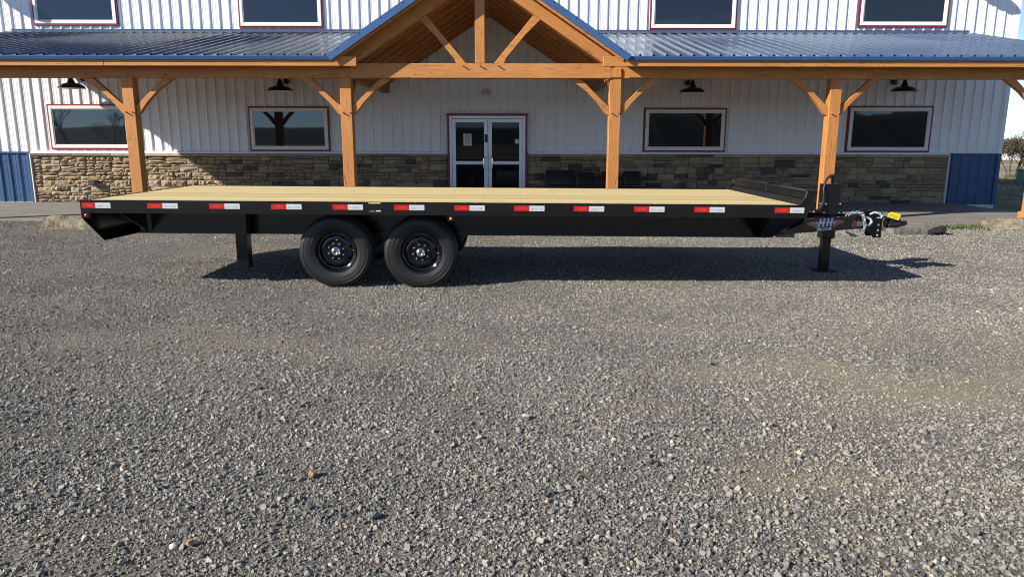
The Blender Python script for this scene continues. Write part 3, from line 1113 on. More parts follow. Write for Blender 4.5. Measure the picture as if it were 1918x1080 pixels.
for xx, s in ((RL, -1), (RR, 1)):
    t = MB()
    t.prism([(xx, EY - 0.01, EZ - 0.06), (xx, WY - 0.01, rz(WY) - 0.06), (xx, WY - 0.01, rz(WY) + 0.03), (xx, EY - 0.01, EZ + 0.03)], (0.012 * s, 0, 0))
    ob('rake_trim', t, M['blue_trim'], P)

# --- gable
AP = GEZ + GHW * GSL
GY = 12.82
for s in (-1, 1):
    ex = GX + s * GHW

    def gp(t, y, off):
        """point on the gable roof plane: t from eave 0 to ridge 1, off perpendicular"""
        nx_, nz_ = s * GSL / math.hypot(1, GSL), 1 / math.hypot(1, GSL)
        return (ex - s * GHW * t + nx_ * off, y, GEZ + GHW * GSL * t + nz_ * off)
    # sheets of steel, side by side up to the wall
    y = GY
    while y < WY - 0.05:
        y1 = min(y + pw, WY - 0.04)
        pr = [q for q in panel_profile(0.02) if y + q[0] <= y1 + 1e-6]
        vs = [gp(-0.015, y + a, 0.0 + d) for a, d in pr] + [gp(1.0, y + a, 0.0 + d) for a, d in pr]
        n = len(pr)
        ob('gable_roof_panel', MB().add(vs, [(i, i + 1, n + i + 1, n + i) for i in range(n - 1)]), M['blue_roof'], P)
        y = y1
    # boards under the steel
    for k in range(10):
        t0, t1 = k / 10 + 0.0005, (k + 1) / 10 - 0.0005
        mb = MB()
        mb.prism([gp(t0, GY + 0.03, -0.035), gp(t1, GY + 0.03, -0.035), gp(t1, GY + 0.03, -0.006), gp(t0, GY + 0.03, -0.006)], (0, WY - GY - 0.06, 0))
        ob('ceiling_board', mb, M['boards'], P)
    # common rafters
    for j in range(7):
        yy = PY + 0.50 + j * 0.60
        mb = MB().prism([gp(0.03, yy - 0.04, -0.245), gp(0.955, yy - 0.04, -0.245), gp(0.985, yy - 0.04, -0.037), gp(0.03, yy - 0.04, -0.037)], (0, 0.08, 0))
        ob('rafter', mb, M['timber'], P, bevel=0.004)
    # outlooker / fly rafter under the overhang
    mb = MB().prism([gp(0.0, GY + 0.05, -0.12), gp(0.99, GY + 0.05, -0.12), gp(0.99, GY + 0.05, -0.037), gp(0.0, GY + 0.05, -0.037)], (0, 0.045, 0))
    ob('fly_rafter', mb, T, P)
    # principal rafter of the truss
    a, b = Vector(gp(0.045, PY - 0.03, -0.165)), Vector(gp(0.965, PY - 0.03, -0.165))
    beam('principal_rafter', a, b, 0.2, 0.25, T, P, bevel=0.008)
    # blue rake trim
    mb = MB().prism([gp(-0.02, GY - 0.012, -0.085), gp(1.0, GY - 0.012, -0.085), gp(1.0, GY - 0.012, 0.032), gp(-0.02, GY - 0.012, 0.032)], (0, 0.012, 0))
    rk = ob('rake_trim', mb, M['blue_trim'], P)
    mb = MB().prism([gp(-0.02, GY, 0.024), gp(1.0, GY, 0.024), gp(1.0, GY, 0.032), gp(-0.02, GY, 0.032)], (0, 0.10, 0))
    ob('trim_lip', mb, M['blue_trim'], rk)
    for q in range(7):
        c = Vector(gp(0.05 + q * 0.15, GY - 0.013, 0.01))
        ob('screw', MB().lathe([(0.001, -0.008), (0.010, -0.006), (0.012, 0)], 8, c, 'Y'), M['black_plastic'], rk)
    # curved strut from tie beam to rafter
    d = s
    pts = [(GX + d * 0.24, 2.862), (GX + d * 0.42, 2.862), (GX + d * 0.455, 2.95), (GX + d * 0.80, 3.35), (GX + d * 1.06, 3.60), (GX + d * 1.18, 3.66), (GX + d * 1.02, 3.775), (GX + d * 0.72, 3.42), (GX + d * 0.40, 3.05)]
    ob('strut', MB().prism([(px, PY - 0.085, z) for px, z in pts], (0, 0.11, 0)), T, P, bevel=0.005)
    ob('peg', MB().tube([(GX + d * 1.28, PY - 0.12, 3.72), (GX + d * 1.28, PY - 0.20, 3.724)], 0.012, 8), T, P)
beam('king_post', (GX, PY - 0.03, 2.865), (GX, PY - 0.03, AP - 0.30), 0.17, 0.17, T, P, up=(0, -1, 0))
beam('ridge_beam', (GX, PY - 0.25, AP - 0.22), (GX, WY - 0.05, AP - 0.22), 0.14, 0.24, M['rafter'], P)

# ------------------------------------------------------------------ chairs
def chair(x0, x1, top, y, label):
    xm = (x0 + x1) / 2
    w_ = x1 - x0
    c = empty('waiting_chair', (xm, y, SZ))
    tag(c, label, 'chair', 'black chairs on the porch by the doors')
    zs = 0.47
    s = MB().prism([(x0, y - 0.28, zs - 0.03), (x0, y - 0.30, zs + 0.02), (x0, y - 0.26, zs + 0.055), (x0, y + 0.16, zs + 0.035), (x0, y + 0.18, zs - 0.03)], (w_, 0, 0))
    ob('seat', s, M['vinyl_seat'], c, bevel=0.02, seg=2, smooth=50)
    b = MB().prism([(x0 + 0.005, y + 0.10, zs + 0.06), (x0 + 0.005, y + 0.205, top - 0.03), (x0 + 0.005, y + 0.225, top), (x0 + 0.005, y + 0.275, top - 0.01), (x0 + 0.005, y + 0.18, zs + 0.05)], (w_ - 0.01, 0, 0))
    ob('backrest', b, M['vinyl_seat'], c, bevel=0.035, seg=4, smooth=50)
    for sx in (x0 - 0.022, x1 + 0.022):
        ob('armrest', MB().tube([(sx, y + 0.15, 0.70), (sx, y + 0.05, 0.715), (sx, y - 0.16, 0.70), (sx, y - 0.20, 0.67)], [0.018, 0.024, 0.024, 0.016], 8), M['black_plastic'], c, smooth=60)
        ob('leg', MB().tube([(sx, y - 0.20, 0.68), (sx, y - 0.22, zs), (sx, y - 0.25, SZ)], 0.014, 8), M['black_plastic'], c, smooth=60)
        ob('leg', MB().tube([(sx, y + 0.15, 0.70), (sx, y + 0.14, zs), (sx, y + 0.20, SZ)], 0.014, 8), M['black_plastic'], c, smooth=60)
    return c


chair(0.775, 1.455, 0.875, 16.85, 'wide double black padded chair nearest the doors')
chair(1.52, 1.92, 0.83, 16.85, 'single black padded chair right beside the wide double chair')
chair(2.07, 2.47, 0.84, 16.85, 'black padded chair partly hidden behind the porch post')
chair(2.58, 3.01, 0.85, 16.80, 'rightmost black padded chair of the row, right of the porch post')

# ------------------------------------------------------------------ trailer
TC = Vector((-1.41, 8.5, 0.0))
TR = empty('flatbed_trailer', TC, (0, R(0.31), 0))
tag(TR, 'long black deckover flatbed trailer with pale wooden deck and four wheels', 'trailer')
BK = M['blackpaint']
X0, X1 = -4.33, 2.94
YN, YF = 7.25, 9.75
ZT = 0.919
# deck boards
nb = 14
y0b, y1b = YN + 0.035, YF - 0.035
bw = (y1b - y0b) / nb
for i in range(nb):
    a = y0b + i * bw
    beam('deck_board', (X0 + 0.05, a + bw / 2, ZT - 0.017 + rnd.uniform(-0.0015, 0.0015)), (X1 - 0.045, a + bw / 2, ZT - 0.017), bw - 0.004, 0.038, M['deck'], TR, bevel=0.003)
dsc = MB()
for i in range(nb):
    for q in range(18):
        xx = X0 + 0.37 + q * 0.405 + rnd.uniform(-0.008, 0.008)
        for e in (0.25, 0.75):
            yy = y0b + (i + e) * bw
            dsc.lathe([(0.0005, 0.0012), (0.0035, 0.0010), (0.004, -0.002)], 6, (xx, yy, ZT + 0.002))
tag(ob('deck_screws', dsc, M['greybox'], TR), kind='stuff')
for ya, s in ((YN, 1), (YF, -1)):
    mb = MB()
    mb.prism([(X0, ya, 0.795), (X0, ya, ZT + 0.006), (X0, ya + s * 0.03, ZT + 0.006), (X0, ya + s * 0.03, ZT - 0.04), (X0, ya + s * 0.008, ZT - 0.04), (X0, ya + s * 0.008, 0.803), (X0, ya + s * 0.055, 0.803), (X0, ya + s * 0.055, 0.795)], (X1 - X0, 0, 0))
    ob('side_rail', mb, BK, TR, bevel=0.0015)
# main beams
for ya in (7.86, 9.02):
    z0, z1 = 0.518, 0.795
    a, b = -4.10, 2.86
    mb = MB()
    mb.box((a, ya, z0), (b, ya + 0.12, z0 + 0.014)).box((a, ya, z1 - 0.014), (b, ya + 0.12, z1)).box((a, ya + 0.055, z0 + 0.014), (b, ya + 0.065, z1 - 0.014))
    ob('main_beam', mb, BK, TR)
x = X0 + 0.35
while x < X1 - 0.1:
    mb = MB()
    mb.box((x, YN + 0.056, 0.80), (x + 0.006, YF - 0.056, 0.876)).box((x + 0.006, YN + 0.056, 0.80), (x + 0.04, YF - 0.056, 0.806))
    ob('crossmember', mb, BK, TR)
    x += 0.405


def end_plate(x, th, zb, cut):
    """full-width end plate with its lower corners cut back"""
    out = [(YN + 0.002, ZT + 0.004), (YN + 0.002, 0.745), (YN + cut, zb), (YF - cut, zb), (YF - 0.002, 0.745), (YF - 0.002, ZT + 0.004)]
    return ob('end_plate', MB().prism([(x, y, z) for y, z in out], (th, 0, 0)), BK, TR, bevel=0.002)


end_plate(X0 - 0.011, 0.010, 0.47, 0.36)
end_plate(X1 + 0.001, 0.010, 0.575, 0.60)
# sloped corner skins from the side rails down to the main beams
for xa, xb, zo, zi, yi in ((2.60, 2.94, 0.793, 0.525, 0.60),):
    for ya, s in ((YN, 1), (YF, -1)):
        mb = MB().prism([(xa if xa > 0 else xb, ya + s * 0.012, zo), (xb if xa > 0 else xa, ya + s * 0.012, zo), (xb - 0.11 if xa > 0 else xa, ya + s * yi, zi), (xa + 0.1 if xa > 0 else xb - 0.05, ya + s * (yi if xa > 0 else 0.5), zi if xa > 0 else 0.535)], (0, s * 0.006, -0.004))
        ob('corner_skin', mb, BK, TR)
# rear and front brackets tying the side rails to the main beams
for xx in (-4.0, 2.72):
    for ya, s in ((YN + 0.01, 1), (YF - 0.01, -1)):
        mb = MB().prism([(xx, ya + s * 0.05, 0.794), (xx, ya + s * 0.60, 0.794), (xx, ya + s * 0.60, 0.545)], (0.01, 0, 0))
        ob('gusset', mb, BK, TR)
mb = MB().prism([(X0, YN + 0.36, 0.47), (X0 + 0.30, YN + 0.60, 0.535), (X0 + 0.30, YF - 0.60, 0.535), (X0, YF - 0.36, 0.47)], (0, 0, 0.006))
ob('rear_skid_plate', mb, BK, TR)
# corner skirts at both ends of the side rail
ob('corner_skirt', MB().box((X0, YN + 0.001, 0.745), (X0 + 0.085, YN + 0.010, 0.794)), BK, TR)
ml = ob('marker_light', MB().lathe([(0.001, -0.018), (0.012, -0.016), (0.019, -0.006), (0.020, 0.004)], 16, (X0 + 0.045, YN, 0.772), 'Y'), M['redlamp'], TR, smooth=60)
ml['label'] = 'small round red marker light at the rear corner'
br = ob('lamp_bracket', MB().box((-0.66, YN + 0.03, 0.735), (-0.585, YN + 0.045, 0.794)), BK, TR)
ml = ob('marker_light', MB().lathe([(0.001, -0.018), (0.012, -0.016), (0.019, -0.006), (0.020, 0.004)], 16, (-0.62, YN + 0.028, 0.762), 'Y'), M['amber'], TR, smooth=60)
ml['label'] = 'small round amber marker light beside the front wheel'
# tape
for i, xa in enumerate([-4.322, -3.666, -3.044, -2.423, -1.807, -1.191, -0.585, 0.015, 0.614, 1.22, 1.825, 2.632]):
    z0, z1 = 0.846, 0.899
    r_ = 0.135 if i == 0 else 0.153
    w_ = 0.143 if i == 11 else 0.152
    t = ob('reflective_tape', MB().box((xa, YN - 0.0016, z0), (xa + r_, YN - 0.0002, z1)), M['redtape'], TR)
    ob('white_half', MB().box((xa + r_ + 0.0005, YN - 0.0016, z0), (xa + r_ + w_, YN - 0.0002, z1)), M['whitetape'], t)
    ob('red_centre', MB().box((xa + r_ * 0.28, YN - 0.0022, z0 + 0.014), (xa + r_ * 0.78, YN - 0.0017, z1 - 0.014)), M['redlens'], t)
    pt = MB()
    for q in range(11):
        xx = xa + r_ + 0.02 + q * 0.011
        pt.box((xx, YN - 0.0020, z0 + 0.010), (xx + 0.0022, YN - 0.0017, z0 + 0.032))
    ob('tape_print', pt, M['greybox'], t)
for xa in [-4.322, -3.666, -3.044, -2.423, -1.807, -1.191, -0.585, 0.015, 0.614, 1.22, 1.825, 2.632]:
    ob('rail_bolt', MB().lathe([(0.0065, 0.0), (0.006, 0.004), (0.001, 0.005)], 8, (xa + 0.21, YN + 0.014, ZT + 0.006)), M['zinc'], TR)
# stickers on the rail
ws_ = ob('warning_sticker', MB().box((-1.445, YN - 0.0014, 0.909), (-1.325, YN - 0.0002, 0.920)), varied('faded_yellow_sticker', (0.55, 0.45, 0.12), (0.65, 0.55, 0.2), 0.5, 40), TR)
s_ = ob('rating_sticker', MB().box((-1.445, YN - 0.0014, 0.828), (-1.32, YN - 0.0002, 0.845)), M['dec_black'], TR)
ob('sticker_print', MB().box((-1.437, YN - 0.0020, 0.830), (-1.385, YN - 0.0015, 0.834)).box((-1.372, YN - 0.0020, 0.830), (-1.324, YN - 0.0015, 0.843)), M['whitetape'], s_)
# rear support leg
ob('support_leg', MB().box((-2.985, 7.72, 0.155), (-2.862, 7.855, 0.794)), BK, TR, bevel=0.004)

# wheels -------------------------------------------------------------
RT = 0.385
tyre_prof = [(0.214, -0.085), (0.222, -0.104), (0.245, -0.112), (0.275, -0.120), (0.315, -0.122), (0.345, -0.117), (0.366, -0.107), (0.378, -0.092),
             (0.384, -0.075), (0.386, -0.062), (0.377, -0.060), (0.377, -0.052), (0.386, -0.050), (0.387, -0.020), (0.378, -0.018), (0.378, -0.010), (0.387, -0.008)]
tyre_prof = tyre_prof + [(r, -h) for r, h in reversed(tyre_prof)]


def build_wheel_meshes():
    d = {}
    d['tyre'] = MB().lathe(tyre_prof, 72, (0, 0, 0), 'Y').mesh('tyre', smooth=28)
    tb = MB()
    for k in range(72):                      # shoulder lugs
        a = 2 * math.pi * k / 72
        for s in (-1, 1):
            Mx = Matrix.Rotation(-a, 4, 'Y')
            b0 = len(tb.v)
            tb.box((0.362, -0.006, -0.012), (0.3865, 0.006, 0.0))
            for i in range(b0, len(tb.v)):
                v = tb.v[i]
                v = Vector((v.x, v.y + s * (0.086 + (0.386 - v.x) * 0.55), v.z))
                tb.v[i] = Mx @ v
    d['lug'] = tb.mesh('tread_lugs')
    # sidewall rings
    sw_ = MB()
    for rr_ in (0.262, 0.305, 0.338):
        yy = -0.1195 if rr_ > 0.29 else -0.1165
        sw_.lathe([(rr_, yy - 0.0015), (rr_ + 0.003, yy - 0.003), (rr_ + 0.006, yy - 0.0015)], 72, (0, 0, 0), 'Y')
    d['ring'] = sw_.mesh('sidewall_rings', smooth=40)
    # rim: flange, drop, disc with eight hand holes
    n = 64
    prof = [(0.222, -0.092), (0.226, -0.105), (0.220, -0.112), (0.208, -0.108), (0.204, -0.085), (0.196, -0.060), (0.184, -0.052), (0.178, -0.052), (0.172, -0.055), (0.150, -0.066), (0.134, -0.070), (0.120, -0.068), (0.112, -0.058), (0.095, -0.056), (0.072, -0.058), (0.066, -0.064), (0.050, -0.064)]
    vs, fs = [], []
    for r, hh in prof:
        for k in range(n):
            a = 2 * math.pi * k / n
            vs.append((r * math.cos(a), hh, r * math.sin(a)))
    for i in range(len(prof) - 1):
        for k in range(n):
            if i == 8 and (k % 8) in (3, 4):
                continue
            k2 = (k + 1) % n
            fs.append((i * n + k, i * n + k2, (i + 1) * n + k2, (i + 1) * n + k))
    d['rim'] = MB().add(vs, fs).mesh('rim', smooth=35)
    d['barrel'] = MB().lathe([(0.213, -0.09), (0.205, -0.05), (0.19, 0.0), (0.19, 0.09), (0.05, 0.09)], 32, (0, 0, 0), 'Y').mesh('barrel', smooth=40)
    d['hub'] = MB().lathe([(0.050, -0.060), (0.048, -0.100), (0.043, -0.106), (0.036, -0.108), (0.034, -0.120), (0.024, -0.127), (0.016, -0.122), (0.001, -0.121)], 28, (0, 0, 0), 'Y').mesh('hub_cap', smooth=30)
    d['plug'] = MB().lathe([(0.013, -0.121), (0.013, -0.126), (0.001, -0.127)], 14, (0, 0, 0), 'Y').mesh('hub_plug')
    d['nut'] = MB().lathe([(0.0135, 0.0), (0.0125, -0.018), (0.008, -0.026), (0.001, -0.028)], 6, (0, 0, 0), 'Y').mesh('lug_nut')
    d['valve'] = MB().tube([(0, 0, 0), (0.006, -0.03, 0.004), (0.008, -0.042, 0.006)], [0.006, 0.005, 0.004], 8).mesh('valve')
    return d


WM = build_wheel_meshes()
for m_, k_ in (('tyre', 'rubber'), ('lug', 'tread'), ('ring', 'rubber'), ('rim', 'blackgloss'), ('barrel', 'blackpaint'), ('hub', 'chrome'), ('plug', 'black_plastic'), ('nut', 'chrome'), ('valve', 'zinc')):
    WM[m_].materials.append(M[k_])
for xx in (-1.858, -0.966):
    for yy, fl in ((7.605, 0), (9.395, 1)):
        c = Vector((xx, yy, RT - 0.004 + (0.003 if xx < -1.4 else -0.003)))
        rt = (0, R(rnd.uniform(0, 40)), math.pi if fl else 0)
        wh = link('wheel', WM['tyre'], None, c, TR, rt)

        def sub(nm, me, off=(0, 0, 0)):
            o = bpy.data.objects.new(nm, me)
            COL.objects.link(o)
            o.parent = wh
            o.location = off
            return o
        sub('tread_lugs', WM['lug'])
        sub('sidewall_rings', WM['ring'])
        sub('rim', WM['rim'])
        sub('rim_barrel', WM['barrel'])
        sub('hub_cap', WM['hub'])
        sub('hub_plug', WM['plug'])
        for q in range(8):
            a = 2 * math.pi * (q + 0.5) / 8
            sub('lug_nut', WM['nut'], (0.0835 * math.cos(a), -0.056, 0.0835 * math.sin(a)))
        sub('valve', WM['valve'], (0.180, -0.055, 0.02))
    ob('axle', MB().tube([(xx, 7.70, RT - 0.02), (xx, 9.30, RT - 0.02)], 0.04, 14), BK, TR, smooth=50)
    for ya in (7.915, 9.085):
        sp = []
        for i in range(9):
            t = i / 8
            sp.append((xx - 0.36 + 0.72 * t, ya, RT + 0.07 - 0.09 * math.sin(math.pi * t)))
        mb = MB()
        for q in range(3):
            k0, k1 = (0, 9) if q == 0 else ((q, 9 - q))
            for i in range(k0, k1 - 1):
                a, b = sp[i], sp[i + 1]
                mb.prism([(a[0], ya - 0.025, a[2] - q * 0.011), (b[0], ya - 0.025, b[2] - q * 0.011), (b[0], ya - 0.025, b[2] - q * 0.011 + 0.010), (a[0], ya - 0.025, a[2] - q * 0.011 + 0.010)], (0, 0.05, 0))
        ob('leaf_spring', mb, BK, TR)
for ya in (7.915, 9.085):
    for xx in (-2.24, -1.41, -0.58):
        ob('spring_hanger', MB().prism([(xx - 0.06, ya - 0.035, 0.534), (xx + 0.06, ya - 0.035, 0.534), (xx + 0.025, ya - 0.035, 0.42), (xx - 0.025, ya - 0.035, 0.42)], (0, 0.07, 0)), BK, TR)

# headboard ----------------------------------------------------------
def lean(t, d=0.0):
    """point on the leaning headboard: t height fraction, d thickness"""
    return (2.895 + 0.165 * t + d, 0.925 + 0.135 * t)


hb = MB()
for ya, yb in ((YN + 0.04, YF - 0.04),):
    pts = [lean(0.0), lean(0.48), lean(0.48, 0.008), lean(0.0, 0.008)]
    hb.prism([(a, ya, z) for a, z in pts], (0, yb - ya, 0))
ob('headboard_plate', hb, M['dullblack'], TR)
for ya, yb in ((YN + 0.035, 8.43), (8.435, YF - 0.035)):
    tb = MB().prism([(2.938, ya, 0.984), (2.945, ya, 1.070), (3.055, ya, 1.068), (3.045, ya, 0.980)], (0, yb - ya, 0))
    ob('headboard_rail', tb, BK, TR, bevel=0.007)
for ya in (YN, YF - 0.03):
    ep = MB().prism([(2.868, ya, 0.922), (2.925, ya, 0.998), (2.945, ya, 1.062), (3.055, ya, 1.060), (3.025, ya, 0.985), (2.992, ya, 0.91), (2.953, ya, 0.79), (2.94, ya, 0.79), (2.94, ya, 0.922)], (0, 0.03, 0))
    ob('headboard_end', ep, BK, TR, bevel=0.004)
ob('tie_handle', MB().tube([(2.965, 8.43, 1.0), (2.968, 8.43, 1.075), (2.985, 8.45, 1.087), (3.14, 8.55, 1.075), (3.155, 8.56, 1.06), (3.155, 8.56, 0.98)], 0.012, 8), BK, TR, smooth=60)

# tongue ---------------------------------------------------------------
A0, A1 = Vector((2.95, 7.82, 0)), Vector((4.16, 8.44, 0))
zt0, zt1 = 0.560, 0.712
for s in (1, -1):
    p0 = Vector((A0.x, 8.5 + s * (A0.y - 8.5), 0))
    p1 = Vector((A1.x, 8.5 + s * (A1.y - 8.5), 0))
    d = (p1 - p0).normalized()
    n_ = Vector((d.y, -d.x, 0)) * (1 if s > 0 else -1)       # towards the outside
    mb = MB()
    web = lambda o0, o1, za, zb: mb.prism([p0 + n_ * o0 + Vector((0, 0, za)), p1 + n_ * o0 + Vector((0, 0, za)), p1 + n_ * o1 + Vector((0, 0, za)), p0 + n_ * o1 + Vector((0, 0, za))], (0, 0, zb - za))
    web(0.0, -0.008, zt0, zt1)
    web(-0.008, -0.06, zt0, zt0 + 0.008)
    web(-0.008, -0.06, zt1 - 0.008, zt1)
    ob('tongue_beam', mb, BK, TR)
DIR = (A1 - A0).normalized()
NRM = Vector((DIR.y, -DIR.x, 0))
UPV = Vector((0, 0, 1))


def on_tongue(s, z, off=0.0015):
    return A0 + DIR * s + UPV * z + NRM * off


def decal(name, polys, m_, off, parent, th=0.0006):
    mb = MB()
    for poly in polys:
        mb.prism([on_tongue(s, z, off) for s, z in poly], NRM * th)
    return ob(name, mb, m_, parent)


# emblem: two slanted letters H with a small ampersand, wings of flame, name strip
cS, cZ = 0.655, 0.648        # centre of the emblem along the tongue / height


def sh(pts, sk=0.22):
    return [(cS + a + (z - 0) * sk, cZ + z) for a, z in pts]


def letter_H(x0, x1, z0, z1, tk):
    zm = (z0 + z1) / 2
    return [sh([(x0, z0), (x0 + tk, z0), (x0 + tk, z1), (x0, z1)]), sh([(x1 - tk, z0), (x1, z0), (x1, z1), (x1 - tk, z1)]), sh([(x0 + tk, zm - 0.012), (x1 - tk, zm - 0.012), (x1 - tk, zm + 0.012), (x0 + tk, zm + 0.012)])]


EM = empty('emblem', (0, 0, 0))
bpy.data.objects.remove(EM)
fl = []
fo = []
rr = random.Random(12)
for s in (-1, 1):
    for q in range(9):
        a0 = s * (0.12 + q * 0.018)
        zz = 0.030 - q * 0.004
        L = rr.uniform(0.03, 0.06)
        fl.append([(cS + a0, cZ + zz - 0.012), (cS + a0 + s * 0.02, cZ + zz - 0.008), (cS + a0 + s * (0.02 + L), cZ + zz + rr.uniform(0.010, 0.030)), (cS + a0 + s * 0.006, cZ + zz + 0.008)])
    for q in range(8):
        a0 = s * (0.125 + q * 0.018)
        zz = -0.040 + q * 0.006
        fo.append([(cS + a0, cZ + zz - 0.008), (cS + a0 + s * 0.018, cZ + zz - 0.006), (cS + a0 + s * rr.uniform(0.03, 0.055), cZ + zz + rr.uniform(0.004, 0.016)), (cS + a0 + s * 0.004, cZ + zz + 0.012)])
E0 = decal('emblem', [sh([(-0.125, -0.044), (0.118, -0.044), (0.118, 0.062), (-0.125, 0.062)])], M['dec_black'], 0.0012, TR)
decal('flame', fl, M['dec_red'], 0.0020, E0)
decal('flame', fo, M['dec_orange'], 0.0023, E0)
wings = []
for s in (-1, 1):
    for q in range(3):
        z = 0.012 - q * 0.014
        L = 0.13 - q * 0.034
        wings.append([(cS + s * 0.118, cZ + z - 0.005), (cS + s * (0.118 + L), cZ + z + 0.006 + 0.004), (cS + s * (0.118 + L * 0.9), cZ + z + 0.004), (cS + s * 0.118, cZ + z + 0.0055)])
decal('wing', wings, M['dec_white'], 0.0028, E0)
decal('letter', letter_H(-0.112, -0.018, -0.034, 0.058, 0.030), M['dec_white'], 0.0022, E0)
decal('letter', letter_H(0.014, 0.108, -0.034, 0.058, 0.030), M['dec_white'], 0.0022, E0)
decal('name_strip', [sh([(-0.128, -0.076), (0.105, -0.076), (0.112, -0.046), (-0.121, -0.046)], 0.1)], M['dec_white'], 0.0020, E0)


def lettering(body, size, s0, z0, m_, off, parent, name='lettering', skew=0.2, bold=0.0):
    cu = bpy.data.curves.new(name, 'FONT')
    cu.body = body
    cu.size = size
    cu.align_x = 'CENTER'
    cu.align_y = 'CENTER'
    cu.shear = skew
    cu.extrude = 0.0004
    cu.offset = bold
    cu.resolution_u = 2
    to = bpy.data.objects.new(name, cu)
    COL.objects.link(to)
    dg = bpy.context.evaluated_depsgraph_get()
    me = bpy.data.meshes.new_from_object(to.evaluated_get(dg))
    bpy.data.objects.remove(to)
    me.materials.clear()
    Mx = Matrix((DIR, UPV, NRM)).transposed().to_4x4()
    o = link(name, me, m_, on_tongue(s0, z0, off), parent, Mx.to_euler())
    return o


lettering('TRAILERS', 0.034, cS - 0.008, cZ - 0.061, M['dec_black'], 0.0030, E0, bold=0.0008)
lettering('&', 0.034, cS + 0.0, cZ + 0.012, M['dec_white'], 0.0034, E0, skew=0.1)
# tape near the coupler
t = decal('reflective_tape', [[(1.105, 0.595), (1.185, 0.595), (1.185, 0.648), (1.105, 0.648)]], M['redtape'], 0.0008, TR, 0.0012)
decal('white_half', [[(1.186, 0.595), (1.325, 0.595), (1.325, 0.648), (1.186, 0.648)]], M['whitetape'], 0.0008, t, 0.0012)
# coupler channel and adjustable plate
ob('coupler_nose', MB().box((4.10, 8.42, zt0 + 0.002), (4.245, 8.58, zt1 - 0.002)), BK, TR, bevel=0.004)
cp = MB().prism([(4.16, 8.40, 0.74), (4.30, 8.40, 0.74), (4.30, 8.40, 0.455), (4.235, 8.40, 0.455), (4.19, 8.40, 0.50), (4.10, 8.40, 0.565), (4.16, 8.40, 0.60)], (0, 0.012, 0))
ob('coupler_bracket', cp, BK, TR)
ob('coupler_bracket', MB().prism([(4.16, 8.588, 0.74), (4.30, 8.588, 0.74), (4.30, 8.588, 0.455), (4.235, 8.588, 0.455), (4.16, 8.588, 0.60)], (0, 0.012, 0)), BK, TR)
cf = ob('coupler_plate', MB().box((4.300, 8.39, 0.455), (4.314, 8.61, 0.745)), BK, TR)
for zz in (0.485, 0.545, 0.605):
    ob('bolt_hole', MB().lathe([(0.001, -0.003), (0.011, -0.002), (0.012, 0)], 10, (4.275, 8.399, zz), 'Y'), M['zinc'], cf)
ob('coupler', MB().lathe([(0.001, -0.02), (0.05, -0.02), (0.06, 0.0), (0.06, 0.12), (0.05, 0.15), (0.001, 0.15)], 18, (4.42, 8.5, 0.62), 'X'), BK, TR, smooth=40)
ob('coupler_ring', MB().torus(Matrix.Translation((4.50, 8.5, 0.64)), 0.055, 0.02, 0.0, 20, 8), BK, TR, smooth=60)
tg = MB().prism([(4.345, 8.36, 0.705), (4.355, 8.36, 0.745), (4.385, 8.36, 0.762), (4.505, 8.36, 0.735), (4.485, 8.36, 0.665)], (0.004, 0.003, 0))
tgo = ob('hang_tag', tg, M['yellow'], TR)
tp = MB()
rr = random.Random(3)
for q in range(3):
    for k in range(7):
        a = 4.372 + k * 0.0145
        z = 0.730 - q * 0.013 - k * 0.0030
        tp.box((a, 8.3592, z), (a + rr.uniform(0.005, 0.011), 8.3598, z + 0.005))
ob('tag_print', tp, M['ink'], tgo)
ob('breakaway_cable', MB().tube([(3.95, 8.42, 0.72), (4.05, 8.40, 0.79), (4.20, 8.38, 0.775), (4.35, 8.38, 0.77), (4.41, 8.38, 0.735), (4.44, 8.40, 0.68), (4.40, 8.41, 0.60)], 0.008, 8), M['black_plastic'], TR, smooth=60)
ob('plug', MB().tube([(4.40, 8.40, 0.60), (4.52, 8.42, 0.615), (4.61, 8.43, 0.63)], [0.022, 0.032, 0.028], 10), M['black_plastic'], TR, smooth=50)
ob('latch_lever', MB().prism([(4.02, 8.45, 0.765), (4.14, 8.45, 0.79), (4.145, 8.45, 0.81), (4.02, 8.45, 0.80)], (0, 0.05, 0)), BK, TR, bevel=0.003)
ob('hook', MB().tube([(4.15, 8.375, 0.73), (4.19, 8.36, 0.755), (4.25, 8.355, 0.745), (4.285, 8.352, 0.715), (4.27, 8.35, 0.69), (4.225, 8.35, 0.695)], [0.012, 0.015, 0.017, 0.016, 0.012, 0.006], 8), M['zinc'], TR, smooth=50)
ob('hook', MB().tube([(4.10, 8.36, 0.70), (4.15, 8.355, 0.68), (4.17, 8.352, 0.645), (4.14, 8.35, 0.61), (4.10, 8.35, 0.60), (4.08, 8.35, 0.625)], [0.012, 0.015, 0.017, 0.016, 0.012, 0.006], 8), M['zinc'], TR, smooth=50)
